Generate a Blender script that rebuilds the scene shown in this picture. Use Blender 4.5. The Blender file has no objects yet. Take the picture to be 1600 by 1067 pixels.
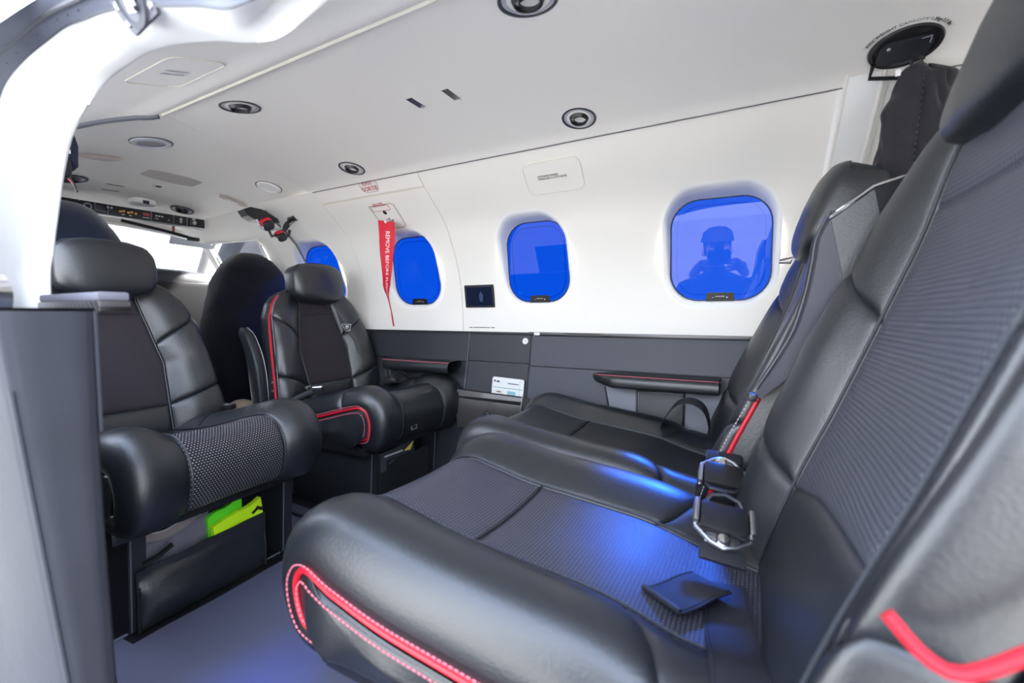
import bpy, bmesh, math, random
from mathutils import Vector, Matrix, noise
random.seed(7)
PI = math.pi
SC = bpy.context.scene
COL = SC.collection

# ------------------------------------------------------------------ camera, world, sun, exposure
CAMZ = 0.67
cam = bpy.data.cameras.new('camera'); co = bpy.data.objects.new('camera', cam); COL.objects.link(co)
yaw = math.radians(28.6); pit = math.atan(41.0 / 700)
fwd = Vector((-math.sin(yaw) * math.cos(pit), math.cos(yaw) * math.cos(pit), -math.sin(pit)))
co.location = (0, 0, CAMZ); co.rotation_euler = fwd.to_track_quat('-Z', 'Y').to_euler()
cam.sensor_width = 36; cam.lens = 700 / 1600 * 36; cam.clip_start = 0.02; cam.clip_end = 3000
cam.dof.use_dof = True; cam.dof.focus_distance = 1.25; cam.dof.aperture_fstop = 3.2
SC.camera = co

w = bpy.data.worlds.new('sky'); SC.world = w; w.use_nodes = True
nt = w.node_tree; nt.nodes.clear()
wo = nt.nodes.new('ShaderNodeOutputWorld'); wb = nt.nodes.new('ShaderNodeBackground')
tc = nt.nodes.new('ShaderNodeTexCoord'); sx = nt.nodes.new('ShaderNodeSeparateXYZ'); cr = nt.nodes.new('ShaderNodeValToRGB')
cr.color_ramp.elements[0].position = 0.0; cr.color_ramp.elements[0].color = (1.03, 1.08, 1.14, 1)
cr.color_ramp.elements[1].position = 0.9; cr.color_ramp.elements[1].color = (0.60, 0.73, 1.0, 1)
nt.links.new(tc.outputs['Generated'], sx.inputs[0]); nt.links.new(sx.outputs['Z'], cr.inputs[0])
nt.links.new(cr.outputs[0], wb.inputs[0]); nt.links.new(wb.outputs[0], wo.inputs[0])
wb.inputs[1].default_value = 7.5

sun = bpy.data.lights.new('sun', 'SUN'); so = bpy.data.objects.new('sun', sun); COL.objects.link(so)
sun.energy = 66; sun.angle = math.radians(6); sun.color = (1, 0.95, 0.88)
so.rotation_euler = Vector((-0.03, -1.0, -0.77)).to_track_quat('-Z', 'Y').to_euler()
so.location = (0, 5, 6)

SC.view_settings.view_transform = 'Standard'; SC.view_settings.look = 'None'
SC.view_settings.exposure = 0.0; SC.view_settings.gamma = 1.0; SC.view_settings.use_curve_mapping = False

# ------------------------------------------------------------------ materials
def mat(name, col, rough=0.5, metal=0.0, bump=0.0, bscale=40, spec=0.5, sheen=0.0, var=0.0, vscale=3, coat=0.0, detail=4):
    m = bpy.data.materials.new(name); m.use_nodes = True
    t = m.node_tree; b = t.nodes['Principled BSDF']
    b.inputs['Base Color'].default_value = (*col, 1); b.inputs['Roughness'].default_value = rough
    b.inputs['Metallic'].default_value = metal; b.inputs['Specular IOR Level'].default_value = spec
    b.inputs['Sheen Weight'].default_value = sheen; b.inputs['Coat Roughness'].default_value = .32; b.inputs['Coat Weight'].default_value = coat
    if bump or var:
        tc = t.nodes.new('ShaderNodeTexCoord')
    if bump:
        n = t.nodes.new('ShaderNodeTexNoise'); n.inputs['Scale'].default_value = bscale; n.inputs['Detail'].default_value = detail
        bp = t.nodes.new('ShaderNodeBump'); bp.inputs['Strength'].default_value = bump; bp.inputs['Distance'].default_value = 0.002
        t.links.new(tc.outputs['Object'], n.inputs['Vector']); t.links.new(n.outputs[0], bp.inputs['Height'])
        t.links.new(bp.outputs[0], b.inputs['Normal'])
    if var:
        n = t.nodes.new('ShaderNodeTexNoise'); n.inputs['Scale'].default_value = vscale; n.inputs['Detail'].default_value = 3
        r = t.nodes.new('ShaderNodeValToRGB')
        r.color_ramp.elements[0].position = .35; r.color_ramp.elements[1].position = .65
        r.color_ramp.elements[0].color = (*[c * (1 - var) for c in col], 1); r.color_ramp.elements[1].color = (*[min(1, c * (1 + var)) for c in col], 1)
        t.links.new(tc.outputs['Object'], n.inputs['Vector']); t.links.new(n.outputs[0], r.inputs[0]); t.links.new(r.outputs[0], b.inputs['Base Color'])
    return m

def math_n(t, op, a=None, b=None):
    n = t.nodes.new('ShaderNodeMath'); n.operation = op
    for i, v in enumerate((a, b)):
        if v is None: continue
        if isinstance(v, (int, float)): n.inputs[i].default_value = v
        else: t.links.new(v, n.inputs[i])
    return n.outputs[0]

def dots_mat(name, base, dot, pitch=0.0045, rad=0.30, rough=0.55, bump=0.6):
    """leather pierced or woven in a hexagonal dot grid laid out in UV metres"""
    m = bpy.data.materials.new(name); m.use_nodes = True
    t = m.node_tree; b = t.nodes['Principled BSDF']; b.inputs['Roughness'].default_value = rough
    uv = t.nodes.new('ShaderNodeUVMap'); s = t.nodes.new('ShaderNodeSeparateXYZ'); t.links.new(uv.outputs[0], s.inputs[0])
    u = math_n(t, 'MULTIPLY', s.outputs[0], 1 / pitch); v = math_n(t, 'MULTIPLY', s.outputs[1], 1 / (pitch * .87))
    row = math_n(t, 'FLOOR', v); half = math_n(t, 'MULTIPLY', math_n(t, 'MODULO', row, 2.0), 0.5)
    fu = math_n(t, 'SUBTRACT', math_n(t, 'FRACT', math_n(t, 'ADD', u, half)), 0.5)
    fv = math_n(t, 'SUBTRACT', math_n(t, 'FRACT', v), 0.5)
    d = math_n(t, 'SQRT', math_n(t, 'ADD', math_n(t, 'MULTIPLY', fu, fu), math_n(t, 'MULTIPLY', fv, fv)))
    mr = t.nodes.new('ShaderNodeMapRange'); mr.inputs[1].default_value = rad - .1; mr.inputs[2].default_value = rad + .1
    mr.inputs[3].default_value = 1; mr.inputs[4].default_value = 0; t.links.new(d, mr.inputs[0])
    mx = t.nodes.new('ShaderNodeMix'); mx.data_type = 'RGBA'
    mx.inputs[6].default_value = (*base, 1); mx.inputs[7].default_value = (*dot, 1)
    t.links.new(mr.outputs[0], mx.inputs[0]); t.links.new(mx.outputs[2], b.inputs['Base Color'])
    bp = t.nodes.new('ShaderNodeBump'); bp.inputs['Strength'].default_value = bump; bp.inputs['Distance'].default_value = 0.001
    t.links.new(mr.outputs[0], bp.inputs['Height']); t.links.new(bp.outputs[0], b.inputs['Normal'])
    return m

def twill_mat(name, a, c, pitch=0.006, rough=0.3, slope=1.0):
    m = bpy.data.materials.new(name); m.use_nodes = True
    t = m.node_tree; b = t.nodes['Principled BSDF']; b.inputs['Roughness'].default_value = rough; b.inputs['Coat Weight'].default_value = .3
    tc = t.nodes.new('ShaderNodeTexCoord'); s = t.nodes.new('ShaderNodeSeparateXYZ'); t.links.new(tc.outputs['Object'], s.inputs[0])
    q = math_n(t, 'ADD', math_n(t, 'MULTIPLY', s.outputs[0], slope / pitch), math_n(t, 'MULTIPLY', s.outputs[2], 1 / pitch))
    f = math_n(t, 'FRACT', q)
    r = t.nodes.new('ShaderNodeValToRGB'); r.color_ramp.elements[0].position = .42; r.color_ramp.elements[1].position = .58
    r.color_ramp.elements[0].color = (*a, 1); r.color_ramp.elements[1].color = (*c, 1)
    t.links.new(f, r.inputs[0]); t.links.new(r.outputs[0], b.inputs['Base Color'])
    return m

def glass_mat(name, tint, gloss=0.09, rough=0.0):
    """thin dyed pane: transparent with the dye's colour, mirror reflection by Fresnel"""
    m = bpy.data.materials.new(name); m.use_nodes = True; t = m.node_tree; t.nodes.clear()
    o = t.nodes.new('ShaderNodeOutputMaterial'); tr = t.nodes.new('ShaderNodeBsdfTransparent'); gl = t.nodes.new('ShaderNodeBsdfGlossy')
    gl.inputs['Roughness'].default_value = rough; tr.inputs[0].default_value = (*tint, 1)
    fr = t.nodes.new('ShaderNodeFresnel'); fr.inputs[0].default_value = 1.5
    k = math_n(t, 'MULTIPLY', fr.outputs[0], gloss / 0.04)
    mx = t.nodes.new('ShaderNodeMixShader'); t.links.new(math_n(t, 'MINIMUM', k, 1.0), mx.inputs[0])
    t.links.new(tr.outputs[0], mx.inputs[1]); t.links.new(gl.outputs[0], mx.inputs[2]); t.links.new(mx.outputs[0], o.inputs[0])
    return m

M = {}
M['white'] = mat('white_trim_panel', (.87, .845, .795), .42, bump=.05, bscale=300)
M['ceil'] = mat('ivory_headliner', (.90, .87, .82), .55, bump=.08, bscale=420)
M['lip'] = mat('white_door_surround', (.88, .88, .87), .55)
M['seam'] = mat('cream_seam_strip', (.74, .70, .60), .5)
M['frame'] = mat('grey_primed_metal', (.135, .15, .20), .5, metal=.2, var=.06, vscale=9)
M['seal'] = mat('grey_rubber_seal', (.10, .105, .125), .6)
M['leather'] = mat('black_leather', (.0070, .0090, .0125), .41, bump=.22, bscale=260, spec=.85, detail=6, coat=.2)
M['leather2'] = mat('highlit_seam_piping', (.035, .04, .05), .4, spec=.6)  # leather tone lightened to paint in the highlight along the seams
M['insert'] = mat('aubergine_suede_insert', (.019, .0135, .020), .75, bump=.15, bscale=500, sheen=.15)
M['mesh'] = dots_mat('pierced_grey_leather', (.030, .031, .041), (.110, .110, .145), .0062, .27, .45)
M['mesh_back'] = dots_mat('ribbed_grey_leather', (.034, .037, .047), (.088, .093, .118), .0070, .34, .5)
M['mesh_nose'] = dots_mat('carbon_dot_fabric', (.006, .006, .009), (.40, .38, .42), .0066, .22, .5)
M['red'] = mat('red_piping', (.50, .008, .022), .4)
M['stitch'] = mat('pale_red_stitching', (.55, .13, .17), .6)
M['stitchw'] = mat('pale_grey_stitching', (.38, .38, .42), .6)
M['belt'] = mat('black_webbing', (.012, .013, .018), .6, bump=.3, bscale=600)
M['harness'] = mat('grey_harness_sleeve', (.045, .045, .060), .42, bump=.2, bscale=300)
M['chrome'] = mat('polished_chrome', (.82, .82, .84), .12, metal=1)
M['steel'] = mat('satin_steel', (.55, .55, .57), .3, metal=1)
M['railmetal'] = mat('brushed_rail_metal', (.10, .095, .10), .35, metal=1)
M['bplastic'] = mat('black_plastic', (.012, .012, .014), .35)
M['dplastic'] = mat('dark_grey_plastic', (.018, .020, .026), .45, bump=.08, bscale=300)
M['sidewall'] = mat('charcoal_sidewall', (.022, .0245, .033), .5, bump=.12, bscale=350, var=.08)
M['sidelow'] = mat('slate_sidewall', (.048, .052, .070), .5, bump=.1, bscale=350)
M['doorgrey'] = mat('grey_door_trim', (.034, .036, .046), .6, bump=.25, bscale=60, spec=.2, var=.05, vscale=12)
M['floor'] = mat('grey_vinyl_mat', (.135, .14, .215), .5, bump=.25, bscale=14, var=.05, vscale=5)
M['carbon'] = twill_mat('carbon_fibre', (.006, .006, .008), (.12, .112, .11), .0085)
M['carbon2'] = twill_mat('carbon_fibre_ledge', (.008, .007, .008), (.055, .052, .055), .012)
M['wool'] = mat('black_sheepskin', (.006, .006, .011), .95, bump=1.0, bscale=150, sheen=.2, spec=.1)
M['cloth'] = mat('black_cloth', (.014, .014, .019), .85, bump=.4, bscale=400, sheen=.2)
M['bluecloth'] = mat('dark_navy_cover', (.012, .018, .040), .9, bump=.4, bscale=200, sheen=.4, spec=.15)
M['blueglass'] = glass_mat('blue_dimmed_window', (.0003, .0105, .092), .010)
M['blueglass2'] = glass_mat('blue_dimmed_window_pale', (.002, .014, .10), .032)
M['clear'] = glass_mat('clear_windscreen', (.95, .96, .97), .04)
M['redrib'] = mat('red_ribbon', (.62, .008, .028), .55, bump=.2, bscale=200)
M['print_w'] = mat('white_print', (.85, .85, .85), .6)
M['print_k'] = mat('black_print', (.03, .03, .03), .6)
M['print_r'] = mat('red_print', (.50, .03, .04), .6)
M['paper'] = mat('white_card', (.82, .83, .84), .4)
M['green'] = mat('green_print', (.12, .42, .22), .5)
M['teal'] = mat('teal_print', (.25, .52, .60), .5)
M['label'] = mat('ivory_label', (.80, .78, .74), .4)
M['hivis'] = mat('fluorescent_yellow', (.62, .98, .01), .6, bump=.3, bscale=60)
M['hivis2'] = mat('fluorescent_green', (.12, .75, .02), .6)
M['greybag'] = mat('grey_nylon_bag', (.135, .135, .165), .7, bump=.3, bscale=90)
M['taupe'] = mat('taupe_webbing', (.20, .175, .17), .7, bump=.3, bscale=200)
M['beige'] = mat('beige_canvas', (.45, .37, .26), .8, bump=.4, bscale=80)
M['screen'] = mat('dark_glass_screen', (.006, .012, .035), .12)
M['amber'] = mat('amber_cap', (.85, .42, .05), .4)
M['redcap'] = mat('dull_red_cap', (.35, .05, .06), .4)
M['greyring'] = mat('grey_vent_ring', (.45, .47, .52), .4)
M['grille'] = mat('grey_speaker_mesh', (.30, .29, .31), .6, bump=.6, bscale=900)
M['beigemesh'] = mat('beige_speaker_mesh', (.60, .56, .51), .7, bump=.5, bscale=900)
M['lampwarm'] = mat('warm_lamp_recess', (.55, .48, .42), .35)
M['tarmac'] = mat('pale_concrete', (.34, .335, .325), .9, var=.08, vscale=.5)
M['yellow'] = mat('yellow_tag', (.75, .6, .1), .6)

# ------------------------------------------------------------------ helpers
def tagit(o, label=None, cat=None, group=None, kind=None):
    if label: o['label'] = label
    if cat: o['category'] = cat
    if group: o['group'] = group
    if kind: o['kind'] = kind
    return o

def empty(name, loc=(0, 0, 0), rz=0, label=None, cat=None, group=None, kind=None):
    o = bpy.data.objects.new(name, None); COL.objects.link(o)
    o.location = loc; o.rotation_euler = (0, 0, rz); o.empty_display_size = .05
    return tagit(o, label, cat, group, kind)

def mesh_obj(name, verts, faces, m, parent=None, smooth=True, uvs=None):
    me = bpy.data.meshes.new(name); me.from_pydata([tuple(v) for v in verts], [], faces); me.update()
    if smooth:
        me.polygons.foreach_set('use_smooth', [True] * len(me.polygons))
    if uvs:
        ul = me.uv_layers.new(name='UVMap')
        for lp in me.loops: ul.data[lp.index].uv = uvs[lp.vertex_index]
    me.materials.append(M[m] if isinstance(m, str) else m)
    o = bpy.data.objects.new(name, me); COL.objects.link(o)
    if parent: o.parent = parent
    return o

class MB:
    """collects shapes into ONE mesh object"""
    def __init__(s): s.v = []; s.f = []
    def add(s, verts, faces):
        n = len(s.v); s.v += [Vector(v) for v in verts]; s.f += [[i + n for i in f] for f in faces]; return s
    def box(s, c, d, mx=None, bev=0.0):
        bm = bmesh.new(); bmesh.ops.create_cube(bm, size=1)
        bmesh.ops.scale(bm, vec=Vector(d), verts=bm.verts)
        if bev: bmesh.ops.bevel(bm, geom=list(bm.edges), offset=bev, segments=2, profile=.6, affect='EDGES')
        vs = [(mx @ v.co if mx else v.co) + Vector(c) for v in bm.verts]; bm.verts.index_update()
        fs = [[v.index for v in f.verts] for f in bm.faces]; bm.free(); return s.add(vs, fs)
    def tube(s, pts, r, seg=8, closed=False, cap=True, flat=None):
        pts = [Vector(p) for p in pts]; n = len(pts); vs = []; fs = []
        up = None
        for i, p in enumerate(pts):
            a = pts[i - 1] if (i > 0 or closed) else p; b = pts[(i + 1) % n] if (i < n - 1 or closed) else p
            t = (b - a).normalized()
            if up is None:
                up = Vector((0, 0, 1)) if abs(t.z) < .9 else Vector((1, 0, 0))
            u = (up - t * up.dot(t)).normalized(); up = u; wv = t.cross(u)
            rr = r[i] if isinstance(r, (list, tuple)) else r
            for k in range(seg):
                an = 2 * PI * k / seg; ry = rr if flat is None else rr * flat
                vs.append(p + u * math.cos(an) * rr + wv * math.sin(an) * ry)
        m = n if closed else n - 1
        for i in range(m):
            for k in range(seg):
                j = (i + 1) % n
                fs.append([i * seg + k, i * seg + (k + 1) % seg, j * seg + (k + 1) % seg, j * seg + k])
        if cap and not closed:
            fs.append(list(range(seg))[::-1]); fs.append([(n - 1) * seg + k for k in range(seg)])
        return s.add(vs, fs)
    def lathe(s, prof, mx, seg=32):
        """profile [(r, h)] spun about local z, placed by matrix mx"""
        vs = []; fs = []
        for r, h in prof:
            for k in range(seg):
                a = 2 * PI * k / seg; vs.append(mx @ Vector((r * math.cos(a), r * math.sin(a), h)))
        for i in range(len(prof) - 1):
            for k in range(seg):
                fs.append([i * seg + k, i * seg + (k + 1) % seg, (i + 1) * seg + (k + 1) % seg, (i + 1) * seg + k])
        return s.add(vs, fs)
    def prism(s, poly, mx, h0, h1):
        """2D polygon between local heights h0 and h1"""
        n = len(poly); vs = [mx @ Vector((x, y, h0)) for x, y in poly] + [mx @ Vector((x, y, h1)) for x, y in poly]
        fs = [list(range(n))[::-1], [n + i for i in range(n)]] + [[i, (i + 1) % n, n + (i + 1) % n, n + i] for i in range(n)]
        return s.add(vs, fs)
    def grid(s, fn, nu, nv):
        vs = [fn(i / nu, j / nv) for j in range(nv + 1) for i in range(nu + 1)]
        fs = [[j * (nu + 1) + i, j * (nu + 1) + i + 1, (j + 1) * (nu + 1) + i + 1, (j + 1) * (nu + 1) + i] for j in range(nv) for i in range(nu)]
        return s.add(vs, fs)
    def slab(s, fn, nu, nv, off):
        """grid with thickness: off is a vector or a function (u,v)->vector"""
        o = off if callable(off) else (lambda u, v: Vector(off))
        N = (nu + 1) * (nv + 1); base = len(s.v)
        s.grid(fn, nu, nv); s.grid(lambda u, v: Vector(fn(u, v)) + o(u, v), nu, nv)
        rim = [i for i in range(nu + 1)] + [j * (nu + 1) + nu for j in range(1, nv + 1)] + [nv * (nu + 1) + i for i in range(nu - 1, -1, -1)] + [j * (nu + 1) for j in range(nv - 1, 0, -1)]
        for a, b in zip(rim, rim[1:] + rim[:1]): s.f.append([base + a, base + b, base + N + b, base + N + a])
        return s
    def build(s, name, m, parent=None, smooth=True, uvs=None, auto=True):
        o = mesh_obj(name, s.v, s.f, m, parent, smooth, uvs)
        if smooth and auto:
            try: o.data.set_sharp_from_angle(angle=math.radians(38))
            except Exception: pass
        return o

class Spl:
    """Catmull-Rom polyline sampled by arc length, 0..1"""
    def __init__(s, pts, n=24):
        pts = [Vector(p) for p in pts]; P = [pts[0] * 2 - pts[1]] + pts + [pts[-1] * 2 - pts[-2]]; q = []
        for i in range(1, len(P) - 2):
            a, b, c, d = P[i - 1], P[i], P[i + 1], P[i + 2]
            for k in range(n):
                t = k / n; q.append(.5 * ((2 * b) + (c - a) * t + (2 * a - 5 * b + 4 * c - d) * t * t + (3 * b - a - 3 * c + d) * t ** 3))
        q.append(pts[-1].copy()); s.q = q; s.l = [0]
        for a, b in zip(q, q[1:]): s.l.append(s.l[-1] + (b - a).length)
        s.L = s.l[-1]
    def __call__(s, t):
        x = max(0, min(1, t)) * s.L; lo, hi = 0, len(s.l) - 1
        while hi - lo > 1:
            m = (lo + hi) // 2
            if s.l[m] <= x: lo = m
            else: hi = m
        d = s.l[hi] - s.l[lo]; f = (x - s.l[lo]) / d if d > 1e-9 else 0
        return s.q[lo].lerp(s.q[hi], f)
    def sample(s, n): return [s(i / (n - 1)) for i in range(n)]

def lin(x, xs, ys):
    if x <= xs[0]: return ys[0]
    for a, b, c, d in zip(xs, xs[1:], ys, ys[1:]):
        if x <= b: return c + (d - c) * (x - a) / (b - a)
    return ys[-1]

def rrect(w, h, r, seg=6):
    """rounded rectangle polygon centred on 0"""
    out = []
    for cx, cy, a0 in ((w / 2 - r, h / 2 - r, 0), (-w / 2 + r, h / 2 - r, 90), (-w / 2 + r, -h / 2 + r, 180), (w / 2 - r, -h / 2 + r, 270)):
        for k in range(seg + 1):
            a = math.radians(a0 + 90 * k / seg); out.append((cx + r * math.cos(a), cy + r * math.sin(a)))
    return out

def frame_mx(o, x, y):
    """matrix with origin o, local x and y axes, z = x cross y"""
    x = Vector(x).normalized(); y = Vector(y); y = (y - x * y.dot(x)).normalized(); z = x.cross(y)
    m = Matrix((x, y, z)).transposed().to_4x4(); m.translation = Vector(o); return m

def text_obj(name, body, size, m, mx, parent=None, align='CENTER', bend=None, spacing=1.0, label=None, depth=.0003):
    cu = bpy.data.curves.new(name, 'FONT'); cu.body = body; cu.size = size; cu.align_x = align; cu.align_y = 'CENTER'
    cu.extrude = depth; cu.space_line = 0.95; cu.space_character = spacing; cu.resolution_u = 2
    tmp = bpy.data.objects.new(name + '_t', cu); COL.objects.link(tmp)
    dg = bpy.context.evaluated_depsgraph_get(); dg.update()
    me = bpy.data.meshes.new_from_object(tmp.evaluated_get(dg)); bpy.data.objects.remove(tmp); bpy.data.curves.remove(cu)
    for v in me.vertices: v.co = mx @ (bend(v.co) if bend else v.co)
    me.materials.clear(); me.materials.append(M[m])
    o = bpy.data.objects.new(name, me); COL.objects.link(o)
    if parent: o.parent = parent
    return o

def superq(w, d, h, e1=.35, e2=.35, nu=32, nv=20, warp=None):
    """rounded-box pillow: x depth d, y width w, z height h"""
    def sg(c, e): return math.copysign(abs(c) ** e, c)
    vs = []; fs = []
    for j in range(nv + 1):
        ph = -PI / 2 + PI * j / nv
        for i in range(nu):
            th = 2 * PI * i / nu
            p = Vector((d / 2 * sg(math.cos(ph), e1) * sg(math.cos(th), e2), w / 2 * sg(math.cos(ph), e1) * sg(math.sin(th), e2), h / 2 * sg(math.sin(ph), e1)))
            vs.append(warp(p) if warp else p)
    for j in range(nv):
        for i in range(nu):
            fs.append([j * nu + i, j * nu + (i + 1) % nu, (j + 1) * nu + (i + 1) % nu, (j + 1) * nu + i])
    return vs, fs

# ------------------------------------------------------------------ cabin profile
PZ = [0, .24, .4, .5, .6, .7, .778, .85, .9, 1.01, 1.03, 1.11, 1.122, 1.165, 1.2]
PY = [1.36, 1.423, 1.447, 1.470, 1.485, 1.484, 1.474, 1.456, 1.434, 1.378, 1.356, 1.262, 1.246, 1.205, 1.16]
def yR(z):
    return (lin(z - .03, PZ, PY) + lin(z, PZ, PY) * 2 + lin(z + .03, PZ, PY)) / 4 if .62 < z < 1.14 else lin(z, PZ, PY)
def wallmx(x, z, lift=0.0):
    """frame lying on the starboard wall: local x = aft, y = up the wall, z = into the cabin"""
    t = Vector((0, (yR(z + .01) - yR(z - .01)) / .02, 1)).normalized()
    m = frame_mx((x, yR(z), z), (1, 0, 0), t); m.translation += m.col[2].to_3d() * lift; return m
def zC(y): return 1.205 - lin(y, [.5, .9, 1.25], [.33, .33, .44]) * (y - .9) ** 2
def ceilmx(x, y, lift=0.0):
    t = Vector((0, 1, (zC(y + .01) - zC(y - .01)) / .02))
    m = frame_mx((x, y, zC(y)), (1, 0, 0), -t); m.translation += m.col[2].to_3d() * lift; return m   # z = down

# ------------------------------------------------------------------ THE SETTING
def boolean_cut(o, cutters):
    for c in cutters:
        md = o.modifiers.new('cut', 'BOOLEAN'); md.object = c; md.operation = 'DIFFERENCE'; md.solver = 'EXACT'
    dg = bpy.context.evaluated_depsgraph_get(); dg.update()
    me = bpy.data.meshes.new_from_object(o.evaluated_get(dg)); o.modifiers.clear(); o.data = me
    me.polygons.foreach_set('use_smooth', [True] * len(me.polygons)); me.set_sharp_from_angle(angle=math.radians(30))
    for c in cutters:
        bpy.data.objects.remove(c)

# windows: x0, x1, z0, z1, corner radius, pane y at bottom / top, pane y change towards aft, glass
# the rear pane also stands a little skewed in its opening
SKEW = {-.244: .068}
WINS = [(-1.955, -1.690, .716, 1.002, .085, 1.497, 1.457, 'blueglass'),
        (-1.388, -1.134, .713, .998, .085, 1.497, 1.457, 'blueglass'),
        (-.824, -.574, .715, 1.006, .085, 1.497, 1.457, 'blueglass'),
        (-.244, .038, .711, 1.018, .085, 1.497, 1.462, 'blueglass2')]

def win_poly(wd, grow=0.0):
    x0, x1, z0, z1, r = wd[:5]
    return [((x0 + x1) / 2 + a, (z0 + z1) / 2 + b) for a, b in rrect(x1 - x0 + 2 * grow, z1 - z0 + 2 * grow, r + grow, 8)]

wall_right = empty('wall_right', (0, 0, 0), kind='structure', label='white starboard cabin wall curving into the ceiling')
def wall_panel(x0, x1, z0, z1, wins=(), m='white', name='wall_panel', th=.03, nz=26, parent=wall_right):
    nx = max(2, int((x1 - x0) / .08))
    mb = MB()
    mb.slab(lambda u, v: (x0 + (x1 - x0) * u, yR(z0 + (z1 - z0) * v), z0 + (z1 - z0) * v), nx, nz, (0, th, 0))
    o = mb.build(name, m, parent, auto=False)
    bm = bmesh.new(); bm.from_mesh(o.data); bmesh.ops.recalc_face_normals(bm, faces=bm.faces); bm.to_mesh(o.data); bm.free()
    cut = []
    for wd in wins:
        p = win_poly(wd, .012)
        mx = Matrix(((1, 0, 0), (0, 0, -1), (0, 1, 0))).to_4x4()
        c = MB().prism(p, mx, -1.7, -1.1).build('cutter', m, None, smooth=False)
        bm = bmesh.new(); bm.from_mesh(c.data); bmesh.ops.recalc_face_normals(bm, faces=bm.faces); bm.to_mesh(c.data); bm.free()
        cut.append(c)
    if cut: boolean_cut(o, cut)
    else: o.data.set_sharp_from_angle(angle=math.radians(30))
    return o
g = .0022
wall_panel(-2.06, -1.56 - g, .604, 1.158, [WINS[0]])
wall_panel(-1.56 + g, -1.032 - g, .604, 1.116, [WINS[1]])
wall_panel(-1.56 + g, -1.032 - g, 1.121, 1.178, nz=4)
wall_panel(-1.032 + g, .142, .604, 1.178, [WINS[2], WINS[3]])
wall_panel(.185, .9, .604, 1.178)
# seam strips recessed behind the panel joints
for x in (-1.56, -1.032):
    mb = MB(); mb.slab(lambda u, v: (x - .006 + .012 * u, yR(.604 + .57 * v) + .0035, .604 + .57 * v), 1, 24, (0, .004, 0))
    mb.build('seam_strip', 'seam', wall_right)
mb = MB(); mb.slab(lambda u, v: (-1.56 + .528 * u, yR(1.112 + .013 * v) + .003, 1.112 + .013 * v), 8, 2, (0, .004, 0)); mb.build('seam_strip', 'seam', wall_right)
# the aft frame: a proud white rib with an inner raised border
mb = MB(); mb.slab(lambda u, v: (.142 + .085 * u - .03 * (1 - v) , yR(.604 + .585 * v) - .018 * min(1, 6 * u, 6 * (1 - u) + .3), .604 + .585 * v), 12, 26, (0, .03, 0)); mb.build('frame_rib', 'lip', wall_right)
for k, xx in enumerate((.152, .215)):
    mb = MB(); mb.tube([(xx - .03 * (1 - v / 20), yR(.62 + .56 * v / 20) - .018, .62 + .56 * v / 20) for v in range(21)], .0036, 6); mb.build('rib_bead', 'white', wall_right)

# windows with reveal, gasket, pane and dimmer pad
def make_window(n, wd):
    x0, x1, z0, z1, r, yb, yt, gl = wd
    cx, cz = (x0 + x1) / 2, (z0 + z1) / 2
    rt = empty('window_%d' % n, (0, 0, 0), kind='structure')
    sk = SKEW.get(x0, 0.0)
    py = lambda z, x=cx: yb + (yt - yb) * (z - z0) / (z1 - z0) + sk * (x - cx)
    loops = []
    for grow, f in ((.016, 0), (.011, .0), (.006, .06), (.001, .25), (-.001, .6), (-.003, .9), (-.004, 1.0)):
        lp = []
        for x, z in win_poly(wd, grow):
            yw = yR(z) - (.0012 if f == 0 and grow > .012 else .0016)
            lp.append(Vector((x, yw + (py(z, x) - yw) * f, z)))
        loops.append(lp)
    mb = MB(); N = len(loops[0])
    vs = [p for lp in loops for p in lp]
    fs = [[i * N + k, i * N + (k + 1) % N, (i + 1) * N + (k + 1) % N, (i + 1) * N + k] for i in range(len(loops) - 1) for k in range(N)]
    mb.add(vs, fs); mb.build('window_frame', 'lip', rt, auto=False)
    gk = [Vector((x, py(z, x) - .002, z)) for x, z in win_poly(wd, -.005)]
    MB().tube(gk, .0024, 6, closed=True).build('gasket', mat('navy_gasket', (.01, .03, .12), .5) if 'gk' not in M else M['gk'], rt)
    pn = [Vector((x, py(z, x), z)) for x, z in win_poly(wd, 0)]
    mesh_obj('pane', pn + [], [list(range(len(pn)))], gl, rt, smooth=False)
    # faint bonded edge of the inner pane
    MB().tube([Vector((x, py(z, x) + .004, z)) for x, z in win_poly(wd, -.022)], .0009, 5, closed=True).build('pane_edge', M['edge'], rt)
    # dimmer pad: black tab with a row of pale dots between a minus and a plus
    pw, ph = .078, .026
    poly = [(-pw / 2, 0), (pw / 2, 0)] + [(pw / 2 - .008 + .008 * math.cos(a), ph - .008 + .008 * math.sin(a)) for a in (0, .5, 1.05, PI / 2)] + [(-pw / 2 + .008 - .008 * math.cos(a), ph - .008 + .008 * math.sin(a)) for a in (PI / 2, 1.05, .5, 0)]
    mx = frame_mx((cx + .004, py(z0) - .004, z0 + .002), (1, sk, 0), (0, (yt - yb) / (z1 - z0), 1))
    pad = MB().prism(poly, mx, 0, .004).build('dimmer_pad', 'bplastic', rt, smooth=False)
    for k in range(5):
        MB().prism([(.0016 * math.cos(a * PI / 3), .0016 * math.sin(a * PI / 3)) for a in range(6)], mx @ Matrix.Translation(((k - 2) * .0052, .0145, 0)), .004, .0046).build('dot', 'print_w', pad, smooth=False)
    MB().box((0, 0, 0), (.005, .001, .0006)).build('minus_mark', 'print_w', pad, smooth=False).matrix_local = mx @ Matrix.Translation((-.019, .0115, .0044))
    MB().box((0, 0, 0), (.006, .001, .0006)).box((0, 0, 0), (.001, .006, .0006)).build('plus_mark', 'print_w', pad, smooth=False).matrix_local = mx @ Matrix.Translation((.019, .0115, .0044))
    return rt
M['gk'] = mat('navy_gasket', (.01, .03, .12), .5)
M['edge'] = mat('pale_blue_pane_edge', (.12, .30, .85), .3)
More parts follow.
